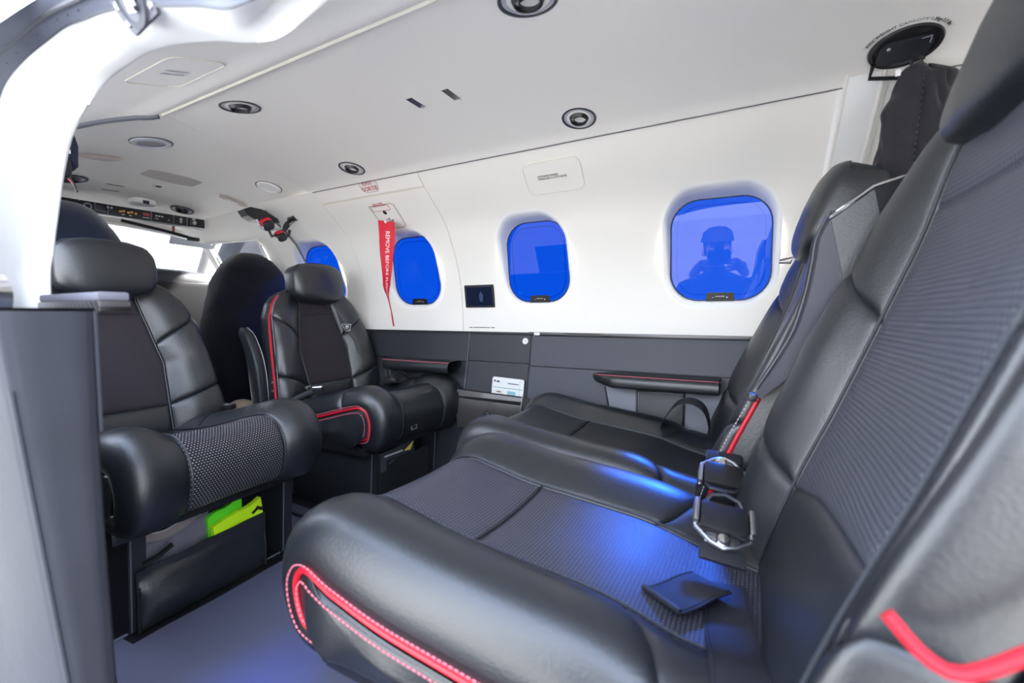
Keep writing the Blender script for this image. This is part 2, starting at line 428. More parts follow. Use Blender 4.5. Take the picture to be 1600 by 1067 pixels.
for i, wd in enumerate(WINS): make_window(i + 1, wd)

# dark lower side panelling, in pieces with recessed joints
wall_low = empty('wall_starboard_lower', (0, 0, 0), kind='structure', label='charcoal lower starboard side panelling')
wall_low.name = 'trim_1'
def low_panel(x0, x1, z0, z1, m, dy=0.0, name='side_panel'):
    mb = MB(); mb.slab(lambda u, v: (x0 + (x1 - x0) * u, lin(z0 + (z1 - z0) * v, PZ, PY) + dy, z0 + (z1 - z0) * v), 6, 8, (0, .02, 0))
    return mb.build(name, m, wall_low)
g = .0018
low_panel(-2.5, -1.56 - g, .0, .603, 'sidewall', .004)
low_panel(-1.56 + g, -.998 - g, .487 + g, .603, 'sidewall')
low_panel(-1.56 + g, -.998 - g, .0, .487 - g, 'sidewall', .004)
low_panel(-.998 + g, -.729 - g, .492 + g, .596, 'sidewall')
low_panel(-.998 + g, -.729 - g, .0, .492 - g, 'sidewall')
low_panel(-.729 + g, .9, .485 + g, .598, 'sidelow')
low_panel(-.729 + g, .9, .0, .485 - g, 'sidelow')
mb = MB(); mb.slab(lambda u, v: (-2.5 + 3.4 * u, lin(.60 * v, PZ, PY) + .012, .60 * v), 4, 10, (0, .01, 0)); mb.build('backing_panel', 'bplastic', wall_low)
# edge beads at the two vertical joints
for x, m in ((-1.56, 'frame'), (-1.0, 'frame'), (-.727, 'dplastic')):
    MB().tube([(x, lin(z, PZ, PY) - .001, z) for z in (.24, .3, .36, .42, .48, .54, .598)], .0022, 6).build('joint_bead', m, wall_low)
# belt rail: dark lip, then chrome from the sticker panel aft
rail = empty('trim_2', (0, 0, 0), kind='structure')
MB().box((-1.36, 1.483, .603), (1.27, .012, .007)).build('dark_lip', 'dplastic', rail)
MB().box((-.735 + .47, 1.482, .6025), (.94, .016, .0125), bev=.002).build('chrome_rail', 'railmetal', rail)
MB().box((-.525, 1.4735, .6025), (.13, .002, .009)).build('carbon_inlay', 'carbon', rail)
MB().box((-.70, 1.4735, .6025), (.022, .003, .010)).build('clip_plate', 'lip', rail)

# floor
fl = MB(); fl.slab(lambda u, v: (-3.2 + 4.2 * u, .12 + 1.3 * v, 0.0), 4, 4, (0, 0, -.04)); tagit(fl.build('floor', 'dplastic', None, smooth=False), kind='structure')
def matz(x, y):
    return .006 + .0035 * noise.noise(Vector((x * 5, y * 7, 1))) + .004 * max(0, noise.noise(Vector((x * 9 + y * 6, y * 3, 4))))
mb = MB(); mb.slab(lambda u, v: (-1.118 - .04 * v - .0 + 1.5 * u, .25 + .60 * v, matz(-1.12 + 1.5 * u, .25 + .6 * v)), 60, 30, (0, 0, -.005))
mt = mb.build('floor_mat', 'floor'); tagit(mt, 'grey blue vinyl floor mat in front of the near rear seat', 'mat')
MB().tube([(-1.118 - .04 * v / 10, .25 + .6 * v / 10, matz(-1.12, .25 + .6 * v / 10) + .001) for v in range(11)], .0035, 6).build('mat_edge', 'frame', mt)
mb = MB(); mb.slab(lambda u, v: (-2.0 + 1.45 * u, .862 + .125 * v, .002 + matz(-2 + 1.5 * u, .865 + .42 * v)), 50, 24, (0, 0, -.005))
tagit(mb.build('aisle_mat', 'floor'), 'grey blue vinyl mat in the aisle between the rear-facing seats', 'mat')
tagit(MB().box((-1.9, .93, .012), (1.4, .006, .006)).build('trim_9', 'dplastic'), kind='structure')

# ceiling: centre panel, ridge trim, cockpit headliner, port shoulder panel
def xfront(y): return lin(y, [.58, .7, .82, 1.0, 1.1, 1.2], [-1.30, -1.39, -1.46, -1.54, -1.565, -1.58])
ceil = empty('ceiling', (0, 0, 0), kind='structure')
mb = MB(); mb.slab(lambda u, v: (xfront(.585 + .618 * v) + (1.0 - xfront(.585 + .618 * v)) * u, .585 + .618 * v, zC(.585 + .618 * v) - .004 - .006 * max(0, (v - .97) / .03)), 30, 30, (0, 0, .012))
mb.build('ceiling_panel', 'ceil', ceil)
mb = MB(); mb.slab(lambda u, v: (-2.68 + 3.68 * u, .5 + .76 * v, zC(.5 + .76 * v) + .012 - .055 * max(0, (-1.55 - (-2.68 + 3.68 * u)) / .87) ** 1.4), 34, 20, (0, 0, .012))
mb.build('cockpit_headliner', 'ceil', ceil)
tagit(MB().tube([(x / 100, 1.2065, 1.1545) for x in range(-156, 95, 10)], .0011, 6).build('shadow_line_trim', 'seal'), kind='structure')  # dark strip standing in for the shadow line under the ceiling edge
tagit(MB().tube([(xfront(y / 100) - .002, y / 100, zC(y / 100) - .001) for y in range(58, 121, 3)], .0028, 6).build('trim_3', 'white'), kind='structure')
tagit(MB().tube([(x / 100, .582, zC(.582) - .008) for x in range(-130, 100, 10)], .0052, 8).build('trim_4', 'seam'), kind='structure')
SH = [(.576, 1.160), (.56, 1.154), (.53, 1.150), (.5, 1.144), (.42, 1.118), (.35, 1.085), (.30, 1.034), (.262, .96)]
shs = Spl([(0, y, z) for y, z in SH])
def shx(v): return lin(v, [0, .08, .2, .32, .45, 1], [-1.30, -1.33, -1.44, -1.57, -1.66, -1.72])
def shp(x, v): p = shs(v); return Vector((x, p.y, p.z))
wl = empty('wall_left', (0, 0, 0), kind='structure')
mb = MB(); mb.slab(lambda u, v: shp(shx(v * .66) + (1.0 - shx(v * .66)) * u, v * .66), 30, 24, (0, -.012, .012)); mb.build('shoulder_panel', 'ceil', wl)
tagit(MB().tube([shp(shx(v / 40) - .003, v / 40) + Vector((0, 0, -.001)) for v in range(23)], .008, 8).build('trim_5', 'seal'), kind='structure')
# port side forward of the door and aft of it
mb = MB(); mb.slab(lambda u, v: (-2.5 + .84 * u, lin(.6 + .53 * v, [0, .6, .9, 1.02, 1.08, 1.13], [.30, .2, .26, .33, .39, .47]), .6 + .53 * v), 10, 20, (0, -.03, 0)); mb.build('side_panel', 'white', wl)
mb = MB(); mb.slab(lambda u, v: (-1.31 + .40 * u, lin(.6 + .18 * v, [.6, .9, .98], [.18, .232, .25]), .6 + .18 * v), 10, 20, (0, -.02, 0)); mb.build('side_panel', 'white', wl)
mb = MB(); mb.slab(lambda u, v: (-2.5 + 1.66 * u, lin(.6 * v, [0, .6], [.30, .215]), .6 * v), 10, 10, (0, -.03, 0)); mb.build('side_panel', 'sidewall', wl)
mb = MB(); mb.slab(lambda u, v: (.62 + .4 * u, lin(1.16 * v, [0, .6, .9, 1.02, 1.1, 1.16], [.30, .2, .26, .30, .38, .5]), 1.16 * v), 4, 20, (0, -.03, 0)); mb.build('side_panel', 'white', wl)
mb = MB().box((-.2, .16, .06), (1.7, .12, .12)); mb.build('door_sill', 'doorgrey', wl)
# outer skin over the roof
tagit(MB().slab(lambda u, v: (-2.5 + 3.5 * u, .41 + 1.05 * v, 1.25 - .32 * (v - .5) ** 2), 6, 16, (0, 0, .02)).build('ceiling_skin', 'lip'), kind='structure')
bpy.data.objects['ceiling_skin'].name = 'trim_6'
# aft bulkhead
tagit(MB().box((.98, .85, .6), (.03, 1.4, 1.25)).build('wall_aft', 'white'), kind='structure')

# door surround: white lip, grey metal frame and rubber seal: lofts between four rails in space (inner lip, frame, seal, outer flange)
RAILS = [
((-.834, .21, .40), (-.768, .165, .42), (-.763, .15, .43), (-.77, .138, .44)),
((-.834, .21, .685), (-.772, .165, .708), (-.767, .15, .714), (-.773, .138, .72)),
((-.831, .215, .747), (-.779, .17, .789), (-.774, .155, .793), (-.781, .143, .798)),
((-.837, .225, .807), (-.797, .18, .867), (-.792, .165, .883), (-.803, .153, .91)),
((-.859, .24, .863), (-.831, .195, .923), (-.808, .18, .946), (-.793, .168, .966)),
((-.872, .255, .918), (-.850, .21, .968), (-.820, .195, .985), (-.790, .183, 1.0)),
((-.876, .275, .97), (-.856, .23, 1.007), (-.829, .215, 1.016), (-.784, .203, 1.03)),
((-.842, .29, 1.008), (-.835, .245, 1.031), (-.817, .23, 1.04), (-.775, .218, 1.05)),
((-.789, .297, 1.022), (-.792, .252, 1.041), (-.778, .237, 1.048), (-.735, .225, 1.056)),
((-.741, .3, 1.027), (-.741, .255, 1.037), (-.729, .24, 1.045), (-.69, .228, 1.052)),
((-.697, .3, 1.022), (-.691, .255, 1.03), (-.669, .24, 1.036), (-.633, .228, 1.042)),
((-.657, .3, 1.017), (-.625, .255, 1.014), (-.6, .24, 1.02), (-.568, .228, 1.027)),
((-.578, .3, .998), (-.545, .255, .99), (-.521, .24, .998), (-.493, .228, 1.006)),
((-.522, .297, .979), (-.484, .252, .969), (-.459, .237, .976), (-.434, .225, .985)),
((-.465, .287, .961), (-.42, .242, .941), (-.396, .227, .95), (-.374, .215, .958)),
((-.427, .28, .958), (-.366, .235, .928), (-.342, .22, .932), (-.322, .208, .938)),
((-.402, .278, .964), (-.328, .235, .925), (-.305, .22, .928), (-.287, .208, .932)),
((-.33, .29, .99), (-.25, .24, .945), (-.23, .225, .95), (-.21, .212, .955)),
((-.1, .30, 1.02), (0, .25, .98), (0, .235, .98), (0, .22, .98)),
((.55, .30, 1.02), (.55, .25, .98), (.55, .235, .98), (.55, .22, .98))]
ds = empty('door_1', (0, 0, 0), kind='structure')
rI, rG, rS, rO = [Spl([r[i] for r in RAILS], 12) for i in range(4)]
def rail(i, u):
    q = [rI, rG, rS, rO][i].q; x = u * (len(q) - 1); k = min(int(x), len(q) - 2); return q[k].lerp(q[k + 1], x - k)
def lipf(u, v):
    a, b = rail(0, u), rail(1, u)
    if v < .4:      # rolled edge turning into the cabin
        t = 1 - v / .4; o = (a - b).normalized()
        return a + Vector((0, .030 * math.sin(t * PI / 2), 0)) + o * (.010 * (math.cos(t * PI / 2) - 1) - .02 * max(0, t - .6))
    return a.lerp(b, (v - .4) / .6)
MB().grid(lipf, 160, 16).build('white_surround', 'lip', ds, auto=False)
MB().grid(lambda u, v: rail(1, u).lerp(rail(2, u), v), 160, 3).build('metal_frame', 'frame', ds)
MB().grid(lambda u, v: rail(2, u).lerp(rail(3, u), v) + Vector((0, -.004 * math.sin(PI * v), -.002)), 160, 6).build('outer_flange', 'frame', ds)
MB().tube([rail(2, i / 120) + Vector((0, -.002, -.001)) for i in range(121)], .0035, 8).build('door_seal', 'seal', ds)
MB().tube([rail(1, i / 120) + Vector((0, -.001, 0)) for i in range(121)], .0012, 6).build('frame_edge', 'seal', ds)
for k in range(10):
    u = .22 + .028 * k; p = rail(1, u).lerp(rail(2, u), .5)
    MB().lathe([(.0, .0012), (.0016, .001), (.0022, 0)], frame_mx(p, (1, 0, .2), (0, 1, .6)), 10).build('rivet', 'frame', ds)
# latch fitting on the upper frame: plate, round boss, steel roller in a keeper, screws
lf = empty('door_latch', (0, 0, 0), label='grey metal latch fitting with steel roller on the upper door frame', cat='latch')
lm = frame_mx((-.578, .262, .988), (1, 0, -.22), (0, -.5, 1)); lm.translation += Vector((-.022, -.004, .016))
MB().prism([(-.075, .03), (-.045, -.012), (-.036, -.020), (.030, -.004), (.032, .01), (.05, .012), (.06, .04), (-.07, .05)], lm, 0, .004).build('latch_plate', 'seal', lf, smooth=False)
MB().lathe([(.030, 0), (.030, .004), (.024, .006), (.0235, .003), (0, .003)], lm @ Matrix.Translation((-.012, .014, .004)), 28).build('round_boss', 'seal', lf)
MB().tube([lm @ Vector(p) for p in ((-.004, .012, .010), (.006, -.001, .012), (.012, .004, .014), (.010, .026, .014), (-.004, .030, .012))], .0022, 8).build('keeper_loop', 'steel', lf)
MB().lathe([(0, 0), (.006, 0), (.006, .014), (0, .014)], lm @ Matrix.Translation((.002, .012, .012)) @ Matrix.Rotation(PI / 2, 4, 'X'), 16).build('roller', 'steel', lf)
for q in ((-.048, .008), (-.038, -.008), (.022, .004)):
    MB().lathe([(0, .0012), (.0018, .002), (.004, .0016), (.005, 0)], lm @ Matrix.Translation((q[0], q[1], .004)), 14).build('screw', 'steel', lf)
# grey jamb trim below the surround with its carbon ledge and round door bushing
jt = empty('trim_7', (0, 0, 0), kind='structure')
mb = MB()
def jam(u, v):
    z = .674 * (1 - v); yo = lin(z, [0, .3, .67], [.172, .160, .128]); yi = .203 + .002 * math.sin(9 * z)
    pts = [Vector((-.93, yi + .004, z)), Vector((-.606, yi, z)), Vector((-.597, yi - .004, z)), Vector((-.593, yi - .012, z)), Vector((-.593, yo + .012, z)), Vector((-.597, yo + .003, z)), Vector((-.606, yo, z)), Vector((-.93, yo - .03, z))]
    x = u * 7; k = min(6, int(x)); return pts[k].lerp(pts[k + 1], x - k)
mb.grid(jam, 28, 30); mb.build('jamb_panel', 'doorgrey', jt, auto=False)
N_ = [jam(i / 28, 0) for i in range(29)]
mesh_obj('jamb_top', [p + Vector((0, 0, .003 if 4 < i < 24 else 0)) for i, p in enumerate(N_)], [list(range(29))], 'doorgrey', jt, smooth=False)
MB().box((-.5925, .1985, .612), (.003, .003, .125), bev=.001).build('edge_strip', 'doorgrey', jt)
MB().tube([(-.597, lin(z, [0, .3, .67], [.172, .160, .128]) + .004, z) for z in (.05, .2, .3, .4, .5, .58, .60)], .0022, 6).build('corner_bead', 'doorgrey', jt)
lg = MB().box((-.76, .236, .6805), (.22, .03, .013), bev=.0015).build('carbon_ledge', 'carbon2', jt)
MB().box((-.762, .238, .692), (.21, .03, .010), bev=.003).build('ledge_top', 'greybag', jt)
bsh = empty('door_bushing', (-.722, .150, .690), label='round steel bushing in the corner of the door surround', cat='bushing')
bm_ = frame_mx((0, 0, 0), (.97, .2, 0), (0, 0, 1))
MB().lathe([(.010, .001), (.020, .003), (.026, .000), (.027, -.012)], bm_, 28).build('steel_ring', 'chrome', bsh)
MB().lathe([(0, -.001), (.0055, .0), (.007, .003), (.011, .002)], bm_, 24).build('brass_core', 'yellow', bsh)

# ------------------------------------------------------------------ SEATS (upholstered surfaces cut into panels along their seams)
class Surf:
    """base line in the seat's x-z plane swept across with a section; P(a,t): a in -1..1 across, t in 0..1 along"""
    def __init__(s, base, section):
        s.b = Spl([(x, 0, z) for x, z in base]); s.sec = section; s.L = s.b.L
    def frame(s, t):
        e = .012; d = (s.b(min(1, t + e)) - s.b(max(0, t - e))).normalized(); return s.b(t), Vector((-d.z, 0, d.x)) * s.side
    side = 1
    sg = None
    def P(s, a, t):
        p, n = s.frame(t); y, h = s.sec(a, t); return p + n * h + Vector((0, y, 0))
    def N(s, a, t):
        e = .004; du = s.P(a + e, t) - s.P(a - e, t); dv = s.P(a, min(1, t + e)) - s.P(a, max(0, t - e))
        n = du.cross(dv); n.normalize()
        if s.sg is None:
            s.sg = 1; s.sg = 1 if s.N(0, .4).dot(s.frame(.4)[1]) > 0 else -1
        return n * s.sg
    def tof(s, x=None, z=None):
        best = min(range(401), key=lambda i: abs((s.b(i / 400).x - x) if x is not None else (s.b(i / 400).z - z)) + (0 if i < 330 else .01)); return best / 400

def sec_from(ctrl):
    """ctrl(t) -> list of (a, y, h) for a >= 0; mirrored and smoothed"""
    cache = {}
    def f(a, t):
        k = (round(t, 4), a < 0)
        if k not in cache: cache[k] = ctrl(t, -1 if a < 0 else 1)
        c = cache[k]; A = abs(a)
        for i in range(len(c) - 1):
            if A <= c[i + 1][0] or i == len(c) - 2:
                p0 = c[i - 1] if i > 0 else (-c[1][0], -c[1][1], c[1][2]); p1, p2 = c[i], c[i + 1]; p3 = c[i + 2] if i + 2 < len(c) else p2
                q = (A - p1[0]) / (p2[0] - p1[0]); r = []
                for j in (1, 2):
                    m1 = (p2[j] - p0[j]) / (p2[0] - p0[0]) * (p2[0] - p1[0]); m2 = ((p3[j] - p1[j]) / (p3[0] - p1[0])) * (p2[0] - p1[0]) if p3 is not p2 else (p2[j] - p1[j])
                    q2, q3 = q * q, q * q * q
                    r.append((2 * q3 - 3 * q2 + 1) * p1[j] + (q3 - 2 * q2 + q) * m1 + (3 * q2 - 2 * q3) * p2[j] + (q3 - q2) * m2)
                return (math.copysign(r[0], a) if a else 0.0, r[1])
    return f

def patch(S, name, m, parent, a0, a1, t0, t1, na=20, nt=30, puff=.004, wr=.0015, seed=0, wfreq=9):
    """one upholstery panel; a0,a1 constants; t0,t1 constants or functions of fu"""
    f0 = t0 if callable(t0) else (lambda u: t0); f1 = t1 if callable(t1) else (lambda u: t1)
    vs = []; uv = []
    for j in range(nt + 1):
        fv = .5 - .5 * math.cos(PI * j / nt)
        for i in range(na + 1):
            fu = .5 - .5 * math.cos(PI * i / na)
            a = a0 + (a1 - a0) * fu; t = f0(fu) + (f1(fu) - f0(fu)) * fv
            p = S.P(a, t); n = S.N(a, t)
            wa = abs(a1 - a0) * .3; wt = abs(f1(fu) - f0(fu)) * S.L
            d = min(min(fu, 1 - fu) * wa, min(fv, 1 - fv) * wt)
            off = puff * (1 - math.exp(-d / .016)) - .0045 * math.exp(-d / .0045)
            off += wr * noise.noise(Vector((p.x * wfreq + seed * 7.3, p.y * wfreq * 1.6, p.z * wfreq))) * (1 - math.exp(-d / .02))
            vs.append(p + n * off); uv.append((p.y, t * S.L))
    fs = [[j * (na + 1) + i, j * (na + 1) + i + 1, (j + 1) * (na + 1) + i + 1, (j + 1) * (na + 1) + i] for j in range(nt) for i in range(na)]
    return mesh_obj(name, vs, fs, m, parent, True, uv)

def line_on(S, a, t0, t1, n=40, off=0.0):
    return [S.P(a, t0 + (t1 - t0) * i / (n - 1)) + S.N(a, t0 + (t1 - t0) * i / (n - 1)) * off for i in range(n)]

def dashes(name, path, m, parent, step=.0075, ln=.0050, r=.0013):
    s = Spl(path, 4); k = 0; mb = MB(); x = 0
    while x + ln < s.L:
        mb.tube([s(x / s.L), s((x + ln) / s.L)], r, 5); x += step
    return tagit(mb.build(name, m, parent), kind='stuff')

def seat(name, loc, rz, label, group, P):
    rt = empty(name, loc, rz, label, 'seat', group)
    hw = P['hw']; iw = P['iw']; e = .42
    # ---- cushion
    def ctrl(t, sg=1):
        k = lin(t, [0, .55, .72, 1], [1, 1, .7, .3]); dr = P.get('drop', 0) * lin(t, [0, .62, .8, 1], [1, 1, .15, 0]); wk = lin(t, [0, .1, .6, .8, 1], [.97, 1, 1, .99, .97]) * hw
        i = iw * lin(t, [0, .15, 1], [.85, 1, 1.0])
        return [(0, 0, -.010 * k), (.2, i * .48, -.008 * k), (e, i, 0), (.60, i + (wk - i) * .42, .028 * k), (.8, i + (wk - i) * .8, .022 * k), (.93, wk * .99, -.012 - dr * .3), (1, wk, -.042 - dr)]
    S = Surf(P['cush'], sec_from(ctrl)); S.side = 1
    tn = 1.0; ts = S.tof(x=P['cseam'])
    patch(S, 'seat_insert', P['m_insert'], rt, -e, e, .0, ts, 24, 30, .003, .002)
    patch(S, 'seat_insert', P['m_insert_front'], rt, -e, e, ts, tn, 24, 40, .003, .001, 2)
    for s in (-1, 1):
        ti, to = S.tof(x=P['cdiag'][0]), S.tof(x=P['cdiag'][1]); df = lambda u, ti=ti, to=to: ti + (to - ti) * u ** .6
        patch(S, 'seat_bolster', 'leather', rt, s * e, s * 1, .0, df, 22, 16, .003, .002, 3 + s)
        if P.get('nose_seam'):
            tq = S.tof(x=P['nose_seam'])
            patch(S, 'seat_bolster', 'leather', rt, s * e, s * 1, df, tq, 24, 36, .004, .002, 5 + s)
            patch(S, 'nose_bolster', 'leather', rt, s * e, s * 1, tq, tn, 24, 30, .004, .002, 7 + s)
        else:
            patch(S, 'seat_bolster', 'leather', rt, s * e, s * 1, df, tn, 26, 60, .005, .003, 5 + s, 7)
        MB().tube(line_on(S, s * e, .01, .995, 70, .0012), .0019, 6).build('seam_piping', 'leather2', rt)
        if s in P['red']:
            pc = MB().tube(line_on(S, s * .985, .02, .99, 90, .001), .0046, 8).build('red_piping', 'red', rt)
            for a_ in (.968, 1.0):
                dashes('stitching', line_on(S, s * a_, .02, .99, 90, .0085) if a_ < 1 else [S.P(s * .985, .02 + .97 * q / 89) - S.frame(.02 + .97 * q / 89)[1] * .013 + Vector((0, s * .010, 0)) for q in range(90)], 'stitch', pc)
        # side panel under the piping
        E = line_on(S, s, 0, 1, 70); zb = P['zbot']
        mb = MB(); C0 = [Vector((lin(i / 69, [0, 1], [.06, P['cush'][-1][0] - .02]), s * (hw - .012), zb)) for i in range(70)]
        def sp(u, v):
            i = int(round(u * 69)); p = E[i].lerp(C0[i], v); q = math.sin(PI * v)
            wr = .0025 * noise.noise(Vector((p.x * 16, s, p.z * 9))) + .003 * noise.noise(Vector((p.x * 5, 3, p.z * 3)))
            return Vector((p.x, s * lin(v, [0, .12, .6, 1], [abs(E[i].y), hw + .004, hw + .006, hw - .01]) + s * wr * q * 1.6, p.z))
        mb.grid(sp, 69, 14); mb.build('seat_side', 'leather', rt, auto=False)
    MB().tube([S.P(-e + 2 * e * i / 20, ts) for i in range(21)], .0016, 6).build('seat_seam', 'bplastic', rt)
    # underside pan
    x0, x1 = .02, P['cush'][-1][0] + .01
    MB().box(((x0 + x1) / 2, 0, P['zbot'] - .004), (x1 - x0, hw * 1.9, .03), bev=.006).build('seat_pan', 'bplastic', rt)
    # ---- backrest
    zt = P['back'][-1][1]
    def bctrl(t, sg=1):
        k = lin(t, [0, .12, .5, .8, 1], P.get('bprof', {}).get(sg, [.6, .85, 1, .6, .15])) * P['bol']
        wk = hw * lin(t, [0, .1, .5, .75, .86, .94, 1], P['bw']) * P.get('bwk', {}).get(sg, 1.0)
        eh = P.get('edgeh', {}).get(sg, 0.0)
        i = iw * lin(t, [0, .15, .45, .7, .85, 1], P.get('biw_near', P['biw']) if sg > 0 else P['biw']) * P.get('biwk', {}).get(sg, 1.0)
        return [(0, 0, -.006), (.2, i * .48, -.005), (e, i, 0), (.60, i + (wk - i) * .40, k * .75), (.8, i + (wk - i) * .78, k), (.93, wk * .985, k * .55 + eh * .5), (1, wk, k * .1 - .01 + eh)]
    B = Surf(P['back'], sec_from(bctrl)); B.side = -1
    tl, tm, tu = B.tof(z=P['bz'][0]), B.tof(z=P['bz'][1]), B.tof(z=P['bz'][2])
    tup = B.tof(z=P['bz'][0] + P.get('tl_up', 0)); tlf = lambda u: tl + (tup - tl) * u
    patch(B, 'back_insert', P['m_back'], rt, -e, e, tlf, tu, 24, 40, .003, .0015, 11)
    patch(B, 'back_insert', P['m_back'], rt, -e, e, tu, 1, 24, 20, .003, .0015, 12)
    patch(B, 'back_roll', 'leather', rt, -e, e, 0, tlf, 20, 14, .006, .002, 13)
    for s in (-1, 1):
        lo = lambda u, a=tl, b=B.tof(z=P['bz'][0] + .045): a + (b - a) * u
        mi = lambda u, a=tm, b=B.tof(z=P['bz'][1] + .085): a + (b - a) * u ** .8
        patch(B, 'back_bolster', 'leather', rt, s * e, s * 1, 0, lo, 22, 16, .004, .003, 15 + s, 14)
        patch(B, 'back_bolster', 'leather', rt, s * e, s * 1, lo, mi, 24, 36, .005, .004, 17 + s, 10)
        patch(B, 'back_bolster', 'leather', rt, s * e, s * 1, mi, 1, 24, 26, .005, .002, 19 + s)
        MB().tube(line_on(B, s * e, .02, 1, 60, .0012), .0019, 6).build('seam_piping', 'leather2', rt)
        if s in P.get('back_red', P['red']):
            pc = MB().tube(line_on(B, s * .985, .03, P.get('redt', .93), 80, .001), .0046, 8).build('red_piping', 'red', rt)
            dashes('stitching', line_on(B, s * .94, .03, P.get('redt', .93), 80, .003), 'stitchw', pc, .0075)
    # side and shell closing the back
    E = line_on(B, 1, 0, 1, 60); El = line_on(B, -1, 0, 1, 60)
    dp = P['depth']
    def shell(u, v):
        i = int(round(v * 59)); r, l = E[i], El[i]
        off = Vector((-dp, 0, .0))
        a = [r, r + off * .35 + Vector((0, .004, 0)), r + off * .8 + Vector((0, -.006, 0)), r + off + Vector((0, -.03, 0)), l + off + Vector((0, .03, 0)), l + off * .8 + Vector((0, .006, 0)), l + off * .35 + Vector((0, -.004, 0)), l]
        x = u * 7; k = min(6, int(x)); return a[k].lerp(a[k + 1], x - k)
    MB().grid(shell, 28, 59).build('back_shell', 'leather', rt)
    top = B.P(0, 1)
    MB().add([p for q in ([shell(u / 28, 1) for u in range(29)], [B.P(-1 + 2 * (28 - u) / 28 if False else 1 - 2 * u / 28, 1) for u in range(29)]) for p in q],
             [[i, i + 1, 30 + i, 29 + i] for i in range(28)]).build('back_top', 'leather', rt)
    # ---- headrest
    H = P['head']; bx, bz = H['at']
    tilt = Matrix.Rotation(H['tilt'], 4, 'Y')
    def warp(p):
        q = p.copy(); f = p.y / (H['w'] / 2)
        q.x -= .020 * f * f                                  # wings curve back
        if p.z < 0: q.z -= H['sag'] * (1 - f * f) * (-p.z / (H['h'] / 2))   # belly hangs lower in the middle
        q.x += .010 * math.cos(p.z / (H['h'] / 2) * 1.4)
        q.z -= .012 * abs(f) ** 3 * (1 if p.z > 0 else -.3)
        return tilt @ q + Vector((bx, 0, bz))
    vs, fs = superq(H['w'], H['d'], H['h'], H.get('e', .42), H.get('e', .42) * .8, 44, 28, warp)
    hr = mesh_obj('headrest', vs, fs, 'leather', rt)
    MB().tube([warp(Vector((H['d'] * .30, H['w'] / 2 * c, H['h'] / 2 * d))) for c, d in [(-.93, -.7), (-.97, 0), (-.93, .75), (-.8, .95), (-.4, 1.0), (0, 1.0), (.4, 1.0), (.8, .95), (.93, .75), (.97, 0), (.93, -.7)]], .0014, 5).build('headrest_seam', 'leather2', hr)
    for s in (-.3, .3):
        MB().tube([Vector((bx - .01, s * H['w'], bz - H['h'] * .3)), Vector((bx - .015, s * H['w'], zt - .03))], .005, 8).build('headrest_post', 'bplastic', hr)
    rt['_'] = 0; del rt['_']
    return rt, S, B

AFT = dict(hw=.258, drop=.028, iw=.117, zbot=.215, cseam=.375, cdiag=(.17, .085), red=(-1, 1), m_insert='mesh', m_insert_front='mesh', m_back='mesh_back', bol=.058, depth=.10,
           cush=[(-.03, .288), (.08, .303), (.18, .330), (.29, .343), (.40, .355), (.48, .372), (.54, .382), (.585, .362), (.607, .315), (.602, .262), (.575, .222), (.52, .205)],
           back=[(.02, .285), (.005, .34), (-.032, .449), (-.072, .55), (-.118, .68), (-.146, .763), (-.165, .84), (-.180, .89), (-.20, .918)],
           bw=[.98, 1.0, .98, .92, .82, .66, .48], biw=[.95, 1.0, 1.0, .92, .8, .6], bz=(.425, .66, .80),
           head=dict(at=(-.215, .978), w=.255, h=.235, d=.10, sag=.015, tilt=-.22))
MID = dict(hw=.236, iw=.112, zbot=.232, cseam=.30, cdiag=(.12, .06), nose_seam=.31, red=(), m_insert='leather', m_insert_front='mesh_nose', m_back='insert', bol=.045, depth=.07,
           cush=[(-.03, .330), (.08, .338), (.2, .362), (.29, .386), (.36, .404), (.41, .410), (.455, .390), (.478, .340), (.474, .288), (.452, .250), (.40, .234)],
           back=[(.02, .325), (.012, .36), (-.005, .42), (-.03, .50), (-.055, .58), (-.075, .65), (-.09, .71), (-.10, .745), (-.12, .768)],
           bw=[1.06, 1.08, .98, .90, .80, .66, .48], biw=[.9, .92, 1.0, .80, .66, .6], bz=(.405, .58, .672),
           head=dict(at=(-.075, .802), w=.235, h=.145, d=.085, sag=.014, tilt=-.12))

near, nS, nB = seat('rear_seat', (.03, .632, 0), PI, 'large black leather rear seat in the foreground with red piping and pierced grey centre', 'forward-facing rear seats', dict(AFT, edgeh={1: -.06}, bprof={1: [.05, .05, -.15, -.38, -.3]}, tl_up=.06, head=dict(AFT['head'], e=.27, tilt=-.36, at=(-.230, .978)), biwk={1: 2.02}, biw_near=[.95, 1, 1, 1, .95, .9], red=(-1, 1), back_red=(), bwk={1: 1.08, -1: .90}))
far, fS, fB = seat('rear_seat.001', (-.065, 1.176, 0), PI, 'black leather rear seat against the starboard wall, beyond the foreground seat', 'forward-facing rear seats', dict(AFT, m_insert='leather', m_insert_front='leather', m_back='insert', redt=.42, back_red=(1,), bprof={1: [.35, .4, .15, -.05, -.1], -1: [.6, .75, .75, .4, .1]}, hw=.248, back=[(x * .93, .285 + (z - .285) * .88) for x, z in AFT['back']], head=dict(AFT['head'], at=(-.205, .882), w=.235, h=.185, tilt=-.36)))
midn, mS, mB = seat('club_seat', (-1.52, .568, 0), math.radians(4), 'black leather rear-facing seat at left with a dotted carbon patch on its front edge', 'rear-facing seats', MID)
midf, gS, gB = seat('club_seat.001', (-1.50, 1.23, 0), 0, 'black leather rear-facing seat by the starboard wall, red piping along its aisle side', 'rear-facing seats', dict(MID, hw=.228, red=(-1,), m_insert_front='leather'))
